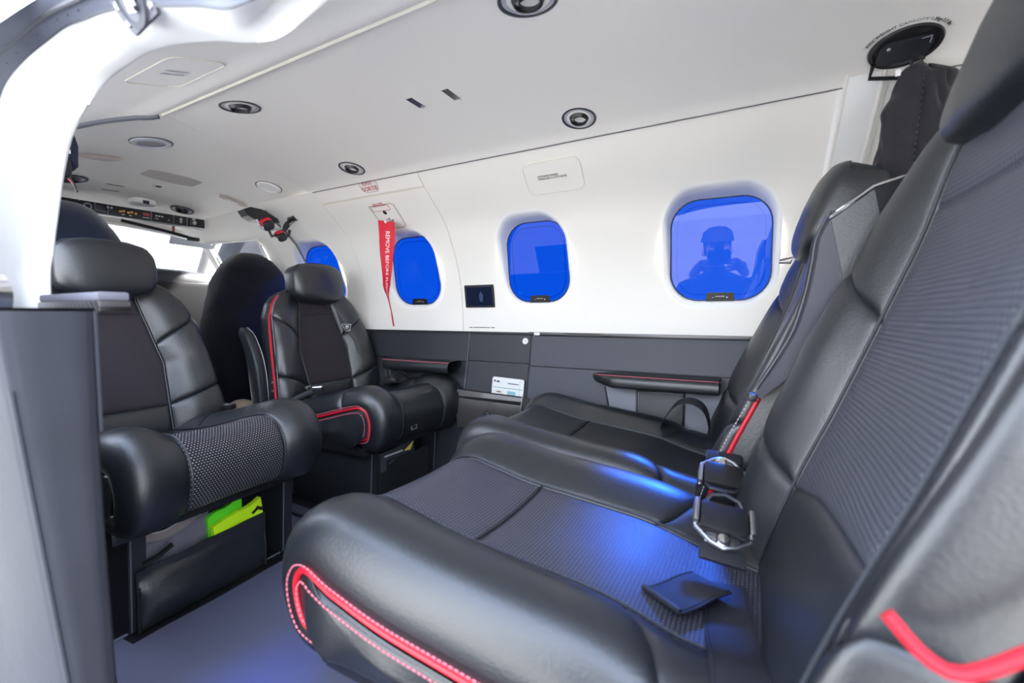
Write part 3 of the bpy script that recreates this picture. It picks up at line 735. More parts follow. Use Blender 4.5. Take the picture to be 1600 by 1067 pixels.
# ------------------------------------------------------------------ COCKPIT
cw = empty('wall_front', (0, 0, 0), kind='structure')
def ysd(x, z, sgn): 
    y = yR(z) - lin(-x, [2.06, 2.52], [0, .06]); return y if sgn > 0 else 1.72 - y
for sgn in (1, -1):
    def strip(x0, x1, z0, z1, nm='cockpit_side'):
        mb = MB(); mb.slab(lambda u, v: (x0 + (x1 - x0) * u, ysd(x0 + (x1 - x0) * u, z0 + (z1 - z0) * v, sgn), z0 + (z1 - z0) * v), 6, 10, (0, .025 * sgn, 0)); mb.build(nm, 'sidewall' if nm == 'cockpit_sill' else 'white', cw)
    strip(-2.56, -2.055, 0.604, .80, 'cockpit_sill'); strip(-2.56, -2.055, 1.035, 1.17); strip(-2.14, -2.055, .80, 1.035); strip(-2.56, -2.49, .80, 1.035, 'window_post')
    xs = [(-2.14, .80), (-2.49, .80), (-2.49, 1.035), (-2.14, 1.035)]
    wn = empty('window_5' if sgn > 0 else 'window_6', (0, 0, 0), kind='structure')
    mesh_obj('pane', [(x, ysd(x, z, sgn) + .012 * sgn, z) for x, z in xs], [[0, 1, 2, 3]], 'clear', wn, smooth=False)
    MB().tube([(x, ysd(x, z, sgn) - .002 * sgn, z) for x, z in xs], .006, 8, closed=True).build('window_frame', 'lip', wn)
for x in (-1.86, -1.875):
    tagit(MB().tube([(x - .10 * (z - .6), yR(z) - .003, z) for z in [.62, .7, .8, .9, 1.0, 1.06, 1.1, 1.13]], .004, 6).build('trim_10' if x > -1.87 else 'trim_11', 'taupe' if x > -1.87 else 'white'), kind='structure')
# windscreen: two panes, centre post, header and glareshield
WP = [(-2.53, 1.345), (-2.62, 1.15), (-2.68, .88), (-2.62, .57), (-2.53, .37)]
wsp = Spl([(x, y, 0) for x, y in WP])
hd = MB(); hd.slab(lambda u, v: wsp(u) + Vector((.06 * v - .02, 0, 1.045 + .055 * math.sin(PI * u) + .11 * v)), 20, 4, (-.02, 0, .0)); hd.build('windscreen_header', 'white', cw)
lo = MB(); lo.slab(lambda u, v: wsp(u) + Vector((-.30 + .1 * v, 0, .60 + .17 * v)), 20, 4, (-.02, 0, 0)); lo.build('windscreen_sill', 'bplastic', cw)
for i, (u0, u1) in enumerate(((0, .495), (.505, 1))):
    wn = empty('window_%d' % (7 + i), (0, 0, 0), kind='structure')
    MB().grid(lambda u, v: wsp(u0 + (u1 - u0) * u).lerp(wsp(u0 + (u1 - u0) * u) + Vector((-.25, 0, 0)), 1 - v) + Vector((-.01, 0, .76 + (.30 + .055 * math.sin(PI * (u0 + (u1 - u0) * u))) * v)), 10, 3).build('pane', 'clear', wn)
    MB().tube([wsp(u0 + (u1 - u0) * k / 12) + Vector((-.01, 0, 1.05 + .055 * math.sin(PI * (u0 + (u1 - u0) * k / 12)))) for k in range(13)], .006, 8).build('window_frame', 'lip', wn)
MB().tube([wsp(.5) + Vector((0, 0, 1.12)), wsp(.5) + Vector((-.26, 0, .76))], .018, 8).build('centre_post', 'lip', cw)
for u in (0.0, 1.0): MB().tube([wsp(u) + Vector((.01, 0, 1.09)), wsp(u) + Vector((-.2, 0, .76))], .030, 10).build('window_post', 'lip', cw)
vs, fs = superq(.90, .42, .20, .5, .5); gs_ = empty('glareshield', (-2.52, .88, .79), label='dark padded glareshield below the windscreen', cat='glareshield')
mesh_obj('hood', vs, fs, 'dplastic', gs_)
MB().box((.12, 0, -.22), (.25, .86, .5), bev=.02).build('instrument_panel', 'bplastic', gs_)

def headz(x, y): return zC(y) + .012 - .055 * max(0, (-1.55 - x) / .87) ** 1.4
def headmx(x, y, lift=0.0):
    tx = Vector((.02, 0, headz(x + .01, y) - headz(x - .01, y))); ty = Vector((0, .02, headz(x, y + .01) - headz(x, y - .01)))
    m = frame_mx((x, y, headz(x, y)), tx, -ty); m.translation += m.col[2].to_3d() * lift; return m

# overhead switch panel
op = empty('overhead_switch_panel', (-2.35, .905, 1.10), 0, 'long black overhead panel of switches and amber buttons above the windscreen', 'switch panel')
op.rotation_euler = (math.radians(-1.2), 0, math.radians(-10))
MB().box((0, 0, 0), (.05, .56, .042), bev=.004).build('panel_body', 'bplastic', op)
FX = .0262
def face(name, y, z, w, h, m, par=op, d=.004): return MB().box((FX + d / 2 - .001, y, z), (d, w, h), bev=min(w, h) * .2).build(name, m, par)
for y, wd in ((-.205, .13), (-.122, .036), (-.082, .036)):
    q = face('module', y, 0, wd, .03, 'dplastic')
    face('module_bezel', y, -.011, wd * .9, .002, 'greyring', q, .006)
MB().lathe([(.009, 0), (.012, .003), (.013, 0)], frame_mx((FX + .003, -.122, 0), (0, 1, 0), (0, 0, 1)), 20).build('gauge_ring', 'greyring', op)
for y in (-.062, -.050): face('white_button', y, .008, .007, .006, 'print_w')
for y in (-.022, -.012, .004, .014, .028): face('amber_button', y, -.001 + (.003 if y in (-.012, .014) else 0), .009, .008, 'amber')
for y in (-.014, .010): face('button_label', y, -.012, .009, .003, 'print_w')
face('guarded_switch', .062, .002, .022, .013, 'redcap', op, .012); face('switch_label', .062, -.011, .024, .002, 'print_w')
for y in (.098, .108, .118): face('white_button', y, .004, .006, .005, 'print_w')
for y in (.095, .102, .140): face('toggle', y, -.008, .004, .004, 'steel', op, .01)
for z in (-.006, .005): MB().lathe([(0, .008), (.005, .008), (.006, 0)], frame_mx((FX, .185, z), (0, 1, 0), (0, 0, 1)), 14).build('knob', 'steel', op)
q = face('key_switch', .235, 0, .034, .032, 'dplastic', op, .005); MB().lathe([(0, .012), (.008, .012), (.010, 0)], frame_mx((FX + .004, .235, -.003), (0, 1, 0), (0, 0, 1)), 16).build('key_barrel', 'steel', q)
face('placard', .235, .014, .012, .005, 'print_w', op, .007)
for y in (-.145, -.10, -.062, .08, .16, .21): MB().box((FX, y, 0), (.001, .0012, .038)).build('module_joint', 'greyring', op)

# sun visor on its dark rail
vi = empty('sun_visor', (-2.46, 1.1, 1.06), label='dark sun visor rail with a pale visor blade along the windscreen top', cat='visor')
MB().tube([(0, -.17, .026), (0, .02, .004), (0, .14, -.016)], .0075, 8).build('rail', 'bplastic', vi)
MB().box((0, .115, -.014), (.02, .05, .018), bev=.003).build('clamp', 'bplastic', vi)
mb = MB(); mb.slab(lambda u, v: (-.01 - .02 * v, .02 + .20 * u, -.012 - .02 * u - .035 * v * (1 - .5 * u)), 8, 4, (.003, 0, 0)); mb.build('blade', 'greyring', vi)
MB().box((0, .03, .02), (.008, .008, .03)).build('pivot', 'redcap', vi)

# cockpit seats under black sheepskin covers
def cover(name, loc, sc, label, m, base):
    rt = empty(name, loc, 0, label, 'seat', 'cockpit seats seen from behind')
    pts = [(.28, .235, .11), (.40, .245, .12), (.52, .240, .12), (.62, .225, .12), (.70, .205, .115), (.77, .175, .105), (.83, .150, .10), (.89, .120, .09), (.93, .085, .07), (.955, .045, .04), (.962, .0, .0)]
    mb = MB(); ns = 36; S_p = Spl([(z, w_, d) for z, w_, d in pts], 10); vs = []; nr = 46
    for j in range(nr):
        z, w_, d = S_p(j / (nr - 1))
        for k in range(ns):
            a = 2 * PI * k / ns; c, s_ = math.cos(a), math.sin(a)
            p = Vector((d * math.copysign(abs(c) ** .75, c) - .18 * (z - .3), w_ * math.copysign(abs(s_) ** .8, s_), z * sc))
            n = noise.noise(p * 11) * .010 + noise.noise(p * 45) * .003
            vs.append(p + Vector((c, s_, 0)) * n)
    fs = [[j * ns + k, j * ns + (k + 1) % ns, (j + 1) * ns + (k + 1) % ns, (j + 1) * ns + k] for j in range(nr - 1) for k in range(ns)]
    mesh_obj('sheepskin_cover', vs, fs, m, rt)
    MB().box((-.22, 0, .20), (.46, .44, .16), bev=.03).build('seat_cushion', m, rt)
    MB().box((-.2, -.14, .06), (.4, .04, .12)).box((-.2, .14, .06), (.4, .04, .12)).build('seat_rails', base, rt)
    return rt
cover('cockpit_seat', (-1.88, 1.205, 0), .985, 'cockpit seat under a black sheepskin cover, right of the windscreen', 'wool', 'dplastic')
cover('cockpit_seat.001', (-1.93, .615, 0), 1.095, 'cockpit seat under a navy black cover behind the left cabin seat', 'bluecloth', 'dplastic')

# ------------------------------------------------------------------ CEILING FITTINGS
def air_vent(mx, R, label, name='air_vent', big=True):
    rt = empty(name, (0, 0, 0), 0, label, 'air vent', 'ceiling air vents'); rt.matrix_world = mx
    I = Matrix.Identity(4)
    MB().lathe([(R * .86, .001), (R * .90, .004), (R, .004), (R * 1.03, 0)], I, 40).build('black_ring', 'bplastic', rt)
    MB().lathe([(R * .58, -.004), (R * .62, .001), (R * .80, .003), (R * .88, .002)], I, 40).build('grey_collar', 'greyring', rt)
    MB().lathe([(R * .60, -.002), (R * .50, .008), (R * .47, .010), (R * .45, .004), (R * .42, -.006), (R * .40, -.02), (R * .30, -.03), (0, -.03)], I, 32).build('nozzle', 'bplastic', rt)
    MB().lathe([(R * .34, -.008), (R * .38, .006), (R * .36, .008), (R * .30, -.012)], Matrix.Translation((R * .04, -R * .06, 0)), 28).build('eyeball', 'dplastic', rt)
    MB().box((0, R * .1, -.004), (R * .7, .003, .004)).build('louvre', 'dplastic', rt)
    return rt
air_vent(ceilmx(-.419, 1.132, -.004 + .006), .044, 'round black and grey ceiling vent above the oxygen mask cover')
air_vent(ceilmx(-1.25, 1.13, .002), .044, 'round ceiling vent just above the EXIT SORTIE sign')
air_vent(ceilmx(-1.138, .68, .002), .046, 'round ceiling vent beside the cream ridge strip')
air_vent(ceilmx(-.344, .685, .002), .050, 'round ceiling vent cut off by the top edge of the photo')
air_vent(headmx(-2.321, 1.106, .002), .044, 'small round vent in the cockpit headliner, starboard of the switch panel')
air_vent(headmx(-2.196, .684, .002), .050, 'small round vent in the cockpit headliner near the left headset')

def round_lamp(mx, R, m, label):
    rt = empty('ceiling_speaker', (0, 0, 0), 0, label, 'speaker'); rt.matrix_world = mx; I = Matrix.Identity(4)
    MB().lathe([(R * .98, .001), (R * 1.03, .002), (R * 1.05, 0)], I, 36).build('dark_rim', 'bplastic', rt)
    MB().lathe([(R * .66, .003), (R * .72, .007), (R * .92, .005), (R * .98, .001)], I, 36).build('ring', 'greyring' if m == 'grille' else 'lip', rt)
    MB().lathe([(0, .006), (R * .4, .006), (R * .68, .004)], I, 36).build('grille', m, rt)
round_lamp(headmx(-1.652, .709, .001), .053, 'grille', 'round grey mesh speaker in the cockpit headliner')
round_lamp(headmx(-1.74, 1.145, .001), .046, 'label', 'round white ceiling light near the red headset')
def scoop(mx, label):
    rt = empty('map_light', (0, 0, 0), 0, label, 'light', 'recessed headliner lights'); rt.matrix_world = mx
    poly = [(-.02, -.05), (.012, -.062), (.03, -.03), (.03, .04), (.014, .06), (-.02, .045)]
    vs = [(x, y, .0015) for x, y in poly] + [(x * .35 + .004, y * .5, .009) for x, y in poly]
    mesh_obj('cowl', vs, [[i, (i + 1) % 6, 6 + (i + 1) % 6, 6 + i] for i in range(6)], 'lampwarm', rt, smooth=False)
    mesh_obj('lens', [(x * .35 + .004, y * .5, .009) for x, y in poly], [list(range(6))], 'greyring', rt, smooth=False)
scoop(headmx(-1.891, .665, .001), 'recessed headliner light between the grey speaker and the left headset')
scoop(headmx(-2.012, 1.155, .001), 'recessed headliner light left of the red headset')
bs = empty('overhead_speaker', (0, 0, 0), 0, 'long beige mesh patch in the middle of the cockpit headliner', 'speaker'); bs.matrix_world = headmx(-1.983, .916, .001)
MB().prism([(.055 * math.cos(a * PI / 14) , .125 * math.sin(a * PI / 14)) for a in range(28)], Matrix.Identity(4), 0, .002).build('mesh_cover', 'beigemesh', bs, smooth=False)
for (x, y), lb in (((-2.213, .823), 'thin dark slot in the cockpit headliner, the rear one of two'), ((-2.294, .836), 'thin dark slot in the cockpit headliner, the front one of two')):
    t_ = empty('headliner_slot', (0, 0, 0), 0, lb, 'slot'); t_.matrix_world = headmx(x, y, .0005); MB().box((0, 0, .0005), (.004, .055, .001)).build('slit', 'bplastic', t_, smooth=False)
t_ = empty('headliner_sensor', (0, 0, 0), 0, 'tiny dark sensor window beside the long beige mesh patch', 'sensor'); t_.matrix_world = headmx(-2.107, .921, .001)
MB().box((0, 0, .002), (.03, .026, .004), bev=.001).build('housing', 'label', t_); MB().box((.002, 0, .005), (.016, .016, .003)).build('lens', 'bplastic', t_)
t_ = empty('magnetic_compass', (-2.35, .965, 1.158), 0, 'small white compass fairing above the overhead switch panel', 'compass')
vs, fs = superq(.09, .09, .035, .7, .7); mesh_obj('fairing', vs, fs, 'lip', t_); MB().box((.046, -.005, -.006), (.004, .022, .014), bev=.001).build('window', 'dplastic', t_)

def ceil_slot(x, y, label):
    rt = empty('ceiling_slot', (0, 0, 0), 0, label, 'slot'); rt.matrix_world = ceilmx(x, y, .0045)
    MB().box((0, 0, 0), (.020, .050, .001)).build('opening', 'bplastic', rt, smooth=False)
    MB().box((0, -.0275, .0015), (.020, .005, .004), bev=.001).build('end_clip', 'chrome', rt)
    for s in (-1, 1): MB().box((s * .0108, 0, .0005), (.0016, .052, .002)).build('edge', 'label', rt)
ceil_slot(-.763, .898, 'dark slot in the ceiling panel, the left of two'); ceil_slot(-.660, .905, 'dark slot in the ceiling panel, the right of two')

# coat hook
hk = empty('coat_hook', (0, 0, 0), 0, 'round black folding coat hook recessed in the ceiling', 'hook'); hk.matrix_world = ceilmx(.232, 1.13, .006)
I4 = Matrix.Identity(4); R = .056
MB().lathe([(0, -.001), (R * .8, -.001), (R * .86, .003), (R * .97, .004), (R, 0)], I4, 44).build('bezel', 'bplastic', hk)
MB().prism([(a * .84, b * .84) for a, b in rrect(R * 1.7, R * 1.25, .02)], Matrix.Translation((0, -.008, 0)), 0, .005).build('flap', 'dplastic', hk, smooth=False)
MB().tube([(-R * .75, -R * .5, .004), (-R * .78, -R * .95, .016), (R * .1, -R * 1.1, .022), (R * .25, -R * 1.0, .02)], .004, 8).build('hook_arm', 'bplastic', hk)
MB().lathe([(0, .003), (.003, .003), (.004, 0)], Matrix.Translation((-R * .45, R * .15, .004)), 12).build('screw', 'steel', hk)
MB().tube([(R * .35, R * .35, .005), (R * .6, R * .42, .006), (R * .62, R * .1, .006)], .0012, 6).build('spring', 'steel', hk)
def arc(R_, a0, a1):
    return lambda c: Vector((R_ * math.cos(a0 + (a1 - a0) * c.x), R_ * math.sin(a0 + (a1 - a0) * c.x), 0))
LBL = 'MAX WEIGHT CAPACITY 1.5kg-3.3 lbs'
def bend(c):
    a = math.radians(96) - c.x / .064; r = .0645 + c.y; return Vector((r * math.cos(a), r * math.sin(a), .0006 + c.z))
cl = empty('capacity_label', (0, 0, 0), 0, 'curved white label MAX WEIGHT CAPACITY around the coat hook', 'label'); cl.matrix_world = ceilmx(.232, 1.13, .0055)
n = 40; vs = []
for i in range(n + 1):
    a = math.radians(96) + (i / n - .5) * 2.5; vs += [(.0595 * math.cos(a), .0595 * math.sin(a), 0), (.0695 * math.cos(a), .0695 * math.sin(a), 0)]
mesh_obj('strip', vs, [[2 * i, 2 * i + 2, 2 * i + 3, 2 * i + 1] for i in range(n)], 'label', cl, smooth=False)
text_obj('lettering', LBL, .0088, 'print_k', Matrix.Identity(4), cl, bend=bend)

# ------------------------------------------------------------------ STARBOARD WALL FITTINGS
def wall_sheet(name, poly, cx, cz, lift, m, parent, n=10):
    """thin sheet following the wall; poly in metres around (cx, cz) with y measured up the wall"""
    s_ = [0]; zz = [cz - .2 + .4 * i / 200 for i in range(201)]; L = [0]
    for a, b in zip(zz, zz[1:]): L.append(L[-1] + math.hypot(b - a, yR(b) - yR(a)))
    mid = L[100]
    def pt(x, y, l):
        z = lin(y + mid, L, zz); mm = wallmx(cx + x, z); return mm.translation + mm.col[2].to_3d() * l
    return [pt(x, y, lift) for x, y in poly], pt
def mask_cover():
    rt = empty('oxygen_mask_cover', (0, 0, 0), 0, 'white rounded oxygen mask cover on the starboard wall between windows', 'cover')
    P_ = rrect(.185, .108, .024, 6); sk = lambda p: (p[0] - p[1] * -.06, p[1])
    P2 = [sk(p) for p in P_]
    vs, pt = wall_sheet('c', P2, -.556, 1.092, .0022, 'white', rt)
    # panel face as strips so that it follows the curved wall
    rows = 14; out = []; fs = []
    for j in range(rows + 1):
        y = -.054 + .108 * j / rows; d = abs(y) - (.054 - .024); hwid = .0925 - (0 if d <= 0 else .024 - math.sqrt(max(0, .024 ** 2 - d * d)))
        for i in range(9): out.append(pt(*sk((-hwid + 2 * hwid * i / 8, y)), .0022))
    fs = [[j * 9 + i, j * 9 + i + 1, (j + 1) * 9 + i + 1, (j + 1) * 9 + i] for j in range(rows) for i in range(8)]
    mesh_obj('face', out, fs, 'white', rt)
    MB().tube([pt(*sk(p), .0016) for p in P_], .0016, 6, closed=True).build('joint', 'seam', rt)
    text_obj('lettering', 'OXYGEN MASKS\nMASQUES A OXYGENE', .0092, 'print_k', wallmx(-.606, 1.094, .003), rt, align='LEFT')
mask_cover()
def port_cover():
    rt = empty('oxygen_mask_cover.001', (0, 0, 0), 0, 'white oxygen mask cover with finger slots on the port ceiling shoulder', 'cover')
    va = [i / 200 for i in range(201)]; ys = [-shs(v).y for v in va]
    def pt(x, y, l):
        v = lin(-y, ys, va); p = shp(x, v); d = (shs(min(1, v + .02)) - shs(max(0, v - .02))).normalized(); n = Vector((0, -d.z, d.y)); n = n if n.z < 0 else -n
        return p + n * l
    sk = lambda p: (-.992 + p[0] + p[1] * .10, .469 + p[1])
    P_ = rrect(.186, .094, .022, 6)
    mesh_obj('face', [pt(*sk((-.088 + .176 * i / 8, -.045 + .09 * j / 8)), .001) for j in range(9) for i in range(9)], [[j * 9 + i, j * 9 + i + 1, (j + 1) * 9 + i + 1, (j + 1) * 9 + i] for j in range(8) for i in range(8)], 'ceil', rt)
    MB().tube([pt(*sk(p), .0012) for p in P_], .0010, 6, closed=True).build('joint', 'seam', rt)
    for x in (-.010, .010):
        mesh_obj('finger_slot', [pt(*sk((a + x, b)), .0022) for a, b in rrect(.006, .040, .0028, 4)], [list(range(20))], 'greyring', rt, smooth=False)
port_cover()

ex = empty('exit_sign', (0, 0, 0), 0, 'small white sign with red EXIT SORTIE lettering below a ceiling vent', 'sign')
vs, pt = wall_sheet('e', [(-.042, .024), (.042, .024), (.042, -.010), (.026, -.026), (-.026, -.026), (-.042, -.010)], -1.268, 1.146, .0012, 'label', ex)
mesh_obj('plate', vs[::-1], [list(range(6))], 'label', ex, smooth=False)
MB().tube(vs, .0006, 5, closed=True).build('plate_edge', 'taupe', ex)
text_obj('lettering', 'EXIT\nSORTIE', .024, 'print_r', wallmx(-1.268, 1.146, .0022), ex)
pl = empty('exit_handle_placard', (0, 0, 0), 0, 'white exit handle cover with a small red-framed instruction above the red ribbon', 'placard')
P_ = [(-.062, .048), (.050, .048), (.062, .04), (.058, -.055), (.045, -.062), (-.05, -.062)]
vs, pt = wall_sheet('p', P_, -1.272, 1.060, .0012, 'label', pl)
mesh_obj('cover', [pt(-.058 + .116 * i / 4, -.058 + .104 * j / 10, .0012) for j in range(11) for i in range(5)], [[j * 5 + i, j * 5 + i + 1, (j + 1) * 5 + i + 1, (j + 1) * 5 + i] for j in range(10) for i in range(4)], 'white', pl)
MB().tube([pt(x, y, .0014) for x, y in P_], .0008, 5, closed=True).build('cover_joint', 'taupe', pl)
MB().tube([pt(-.010 + a, .034 + b, .0022) for a, b in rrect(.088, .024, .004, 3)], .0007, 5, closed=True).build('red_border', 'print_r', pl)
text_obj('lettering', 'PULL COVER\nTIRER LE CACHE', .0088, 'print_r', wallmx(-1.282, 1.092, .0024), pl)
MB().lathe([(0, .001), (.008, .001), (.009, 0)], wallmx(-1.275, 1.068, .002), 18).build('finger_hole', 'bplastic', pl)
MB().lathe([(0, .014), (.005, .013), (.006, .004), (.010, .002), (.011, 0)], wallmx(-1.268, 1.044, .001), 16).build('lock_pin', 'steel', pl)

# red ribbon hanging from the pin
rb = empty('warning_ribbon', (-1.26, 1.30, 1.035), 0, 'red ribbon with white lettering hanging from the exit handle pin', 'ribbon')
RC = Spl([(0, .0, -.004), (.004, .0, -.06), (.000, .001, -.13), (-.004, .004, -.20), (-.010, .008, -.262), (-.006, .012, -.30), (.004, .016, -.35), (.012, .02, -.408)])
def rbw(s_):
    hwd = lin(s_, [0, .12, .45, .66, .75, .85, .95, 1], [.043, .040, .035, .026, .014, .010, .011, .011]); an = lin(s_, [0, .3, .6, .72, .85, 1], [.05, .15, .30, .9, 1.2, .9])
    return Vector((math.cos(an) * hwd, -math.sin(an) * hwd * .6, .012 * (1 - s_) * -1 * 0 - .008 * (1 - min(1, s_ * 6)) )) 
def rbp(s_, c): 
    p = RC(s_); q = rbw(s_); return p + q * c + Vector((0, .004 * math.sin(9 * s_) * c, 0))
MB().slab(lambda u, v: rbp(v, 2 * u - 1), 8, 60, (0, .0012, 0)).build('ribbon', 'redrib', rb)
def rbend(c):
    s_ = .40 + c.x / RC.L; p = rbp(s_, max(-.9, min(.9, c.y / .030 + .1))); return p + Vector((0, -.0016 - c.z, 0))
text_obj('lettering', 'REMOVE BEFORE FLIGHT', .0225, 'print_w', Matrix.Identity(4), rb, bend=rbend, depth=.0001)
MB().tube([(0, 0, -.008), (.003, .006, .006), (-.004, .02, .012), (-.010, .03, .010)], .0012, 6).build('wire_loop', 'steel', rb)
MB().lathe([(.003, 0), (.006, .001), (.007, 0)], frame_mx((0, -.001, -.008), (1, 0, 0), (0, 0, 1)), 14).build('eyelet', 'chrome', rb)

# small screen, tiny placard line, round sticker
sc_ = empty('cabin_screen', (0, 0, 0), 0, 'small black touch screen set in the wall between two windows', 'screen'); sc_.matrix_world = wallmx(-.949, .744, 0)
MB().prism(rrect(.134, .088, .004, 3), I4, -.004, .004).build('bezel', 'bplastic', sc_, smooth=False)
MB().prism(rrect(.118, .072, .002, 3), I4, .004, .0046).build('display', 'screen', sc_, smooth=False)
MB().prism([(.002, -.02), (.014, -.022), (.018, .004), (.008, .018), (0, .004)], I4, .0046, .0049).build('reflection_mark', mat('painted_screen_reflection', (.03, .06, .14), .3), sc_, smooth=False)  # flat bluish patch that paints a reflection onto the display
tl = empty('wall_placard', (0, 0, 0), 0, 'one line of tiny black lettering just above the belt rail', 'placard'); tl.matrix_world = wallmx(-.938, .6225, .001)
for i_, (a_, b_) in enumerate(((-.055, .016), (-.037, .010), (-.024, .012), (-.009, .012), (.006, .016), (.024, .014), (.045, .016))): MB().box((a_, 0, 0), (b_, .0030, .0004)).build('print_word', 'print_k', tl, smooth=False)
stk = empty('round_sticker', (0, 0, 0), 0, 'round white sticker on the charcoal side panel below the belt rail', 'sticker'); stk.matrix_world = frame_mx((-.750, 1.4795, .574), (1, 0, 0), (0, .15, 1))
MB().lathe([(0, .0012), (.0115, .0012), (.0118, 0)], I4, 26).build('disc', 'label', stk)

for q in (-.0025, .0005, .003): MB().box((0, q, .0014), (.013, .0010, .0003)).build('print_line', 'greyring', stk, smooth=False)

# carbon fibre pocket with the safety card
pk = empty('carbon_pocket', (0, 0, 0), 0, 'carbon fibre literature pocket low on the starboard side panel', 'pocket')
def pky(z): return lin(z, [.235, .38], [1.408, 1.416])
def pkf(x0, x1, zt0, zt1, zb0, zb1):
    return lambda u, v: (x0 + (x1 - x0) * u, pky(.235 + .145 * v) - .010 * math.sin(PI * v), (zb0 + (zb1 - zb0) * u) + ((zt0 + (zt1 - zt0) * u) - (zb0 + (zb1 - zb0) * u)) * v)
MB().slab(pkf(-1.005, -.731, .384, .376, .236, .240), 14, 10, (0, .006, 0)).build('pocket_front', 'carbon', pk)
def pk2(u, v):
    x = -.727 + .112 * u; zt = .376 - .012 * u - .035 * max(0, u - .7) ** 2 * 10; zb = .262 + .075 * u * u
    return (x, pky(.3) - .002 + .020 * u * u, zb + (zt - zb) * v)
MB().slab(pk2, 12, 8, (0, .006, 0)).build('pocket_wing', 'carbon', pk)
MB().tube([pk2(u / 10, 1) for u in range(5, 11)] + [pk2(1, .6)], .003, 6).build('chrome_edge', 'chrome', pk)
for x, m in ((-1.008, 'steel'), (-.729, 'steel')): MB().tube([(x, pky(.384) - .001, .384), (x, pky(.31) - .012, .31), (x, pky(.236), .236)], .0022, 6).build('edge_trim', m, pk)
MB().tube([(-1.005 + .274 * i / 8, pky(.38) - .001, .384 - .008 * i / 8) for i in range(9)], .0022, 6).build('mouth_roll', 'bplastic', pk)
vs, fs = superq(.03, .016, .05, .7, .8); o = mesh_obj('recessed_latch', vs, fs, 'dplastic', pk); o.location = (-.87, 1.4, .29); o.rotation_euler = (0, 0, PI / 2)
MB().box((-.868, 1.392, .262), (.012, .006, .008), bev=.002).build('latch_button', 'chrome', pk)
MB().box((-.868, 1.418, .30), (.27, .02, .12)).build('pocket_back', 'bplastic', pk)
cd = empty('safety_card', (-.806, 1.440, .372), 0, 'white printed safety card with green and blue print standing in the carbon pocket', 'card'); cd.rotation_euler = (math.radians(-6), math.radians(2), 0)
MB().prism(rrect(.134, .13, .008, 4), frame_mx((0, 0, 0), (1, 0, 0), (0, 0, 1)), 0, .0015).build('sheet', 'paper', cd, smooth=False)
def cp(name, x, z, w_, h_, m): MB().box((x, -.0018, z), (w_, .0006, h_)).build(name, m, cd, smooth=False)
cp('green_band', -.0, .027, .122, .0022, 'green'); cp('heading_line', .022, .045, .045, .003, 'print_k'); cp('logo_mark', -.042, .049, .012, .006, 'print_k'); cp('logo_mark', -.056, .05, .008, .006, 'dplastic')
cp('picture', .018, .006, .034, .022, 'teal'); cp('picture', -.036, .008, .040, .020, 'label'); cp('small_print', -.036, .011, .02, .005, 'dplastic'); cp('fold_line', .050, .01, .001, .10, 'greyring')

# padded armrest ledges on the side panel
def ledge(x0, x1, z, label, name, tip=.05):
    rt = empty(name, (0, 0, 0), 0, label, 'armrest')
    def f(u, v):
        x = x0 + (x1 - x0) * u; e = min(1, max(0, (x - x0) / tip)) ** .6; a = 2 * PI * v
        yw = lin(z, PZ, PY); c, s_ = math.cos(a), math.sin(a)
        return Vector((x, yw - .044 * e + .046 * e * math.copysign(abs(c) ** .55, c), z - .001 + (.022 * math.copysign(abs(s_) ** .6, s_) - .010 * (1 - c) * .4 + .012 * (1 if s_ < 0 else 0) * (c > 0)) * (.25 + .75 * e)))
    MB().grid(f, 30, 28).build('pad', 'leather', rt, auto=False)
    MB().tube([f(u / 30, .36) + Vector((0, -.0005, .001)) for u in range(1, 31)], .0012, 5).build('red_thread', 'stitch', rt)
ledge(-.484, -.088, .468, 'black padded armrest ledge along the side panel beside the far rear seat', 'armrest_ledge', .09)
ledge(-1.43, -1.03, .474, 'black padded armrest ledge beside the red-piped rear-facing seat', 'armrest_ledge.001', .06)
rc = empty('storage_recess', (0, 0, 0), 0, 'grey inset panel with a dark square opening under the rear armrest ledge', 'panel')
def lowp(x, z, l): return Vector((x, lin(z, PZ, PY) - l, z))
MB().slab(lambda u, v: lowp(-.435 + .045 * (1 - v) + (.55 - .045 * (1 - v)) * u, .27 + .165 * v, .005), 8, 6, (0, .006, 0)).build('inset_panel', mat('pale_slate_inset', (.16, .17, .21), .45), rc)
MB().tube([lowp(-.39, .28, .006), lowp(-.418, .35, .006), lowp(-.438, .432, .006)], .003, 6).build('inset_edge', 'bplastic', rc)
MB().slab(lambda u, v: lowp(-.325 + .135 * u, .30 + .125 * v, .0065), 4, 4, (0, .004, 0)).build('opening', 'dplastic', rc)
MB().tube([lowp(-.325, .29, .008), lowp(-.332, .428, .008), lowp(-.188, .432, .008), lowp(-.186, .29, .008)], .0045, 6).build('opening_frame', 'bplastic', rc)
rc2 = empty('wall_grab_rail', (0, 0, 0), 0, 'thin metal tubes on the dark side panel below the forward armrest ledge', 'rail')
MB().tube([(-1.25, 1.41, .28), (-1.245, 1.41, .38), (-1.225, 1.41, .405), (-1.18, 1.41, .41)], .005, 8).build('tube', 'dplastic', rc2)
MB().tube([(-1.40, 1.42, .30), (-1.40, 1.43, .44)], .003, 6).build('tube', 'steel', rc2)
MB().tube([(-1.38, 1.43, .44), (-1.345, 1.42, .30)], .003, 6).build('tube', 'steel', rc2)
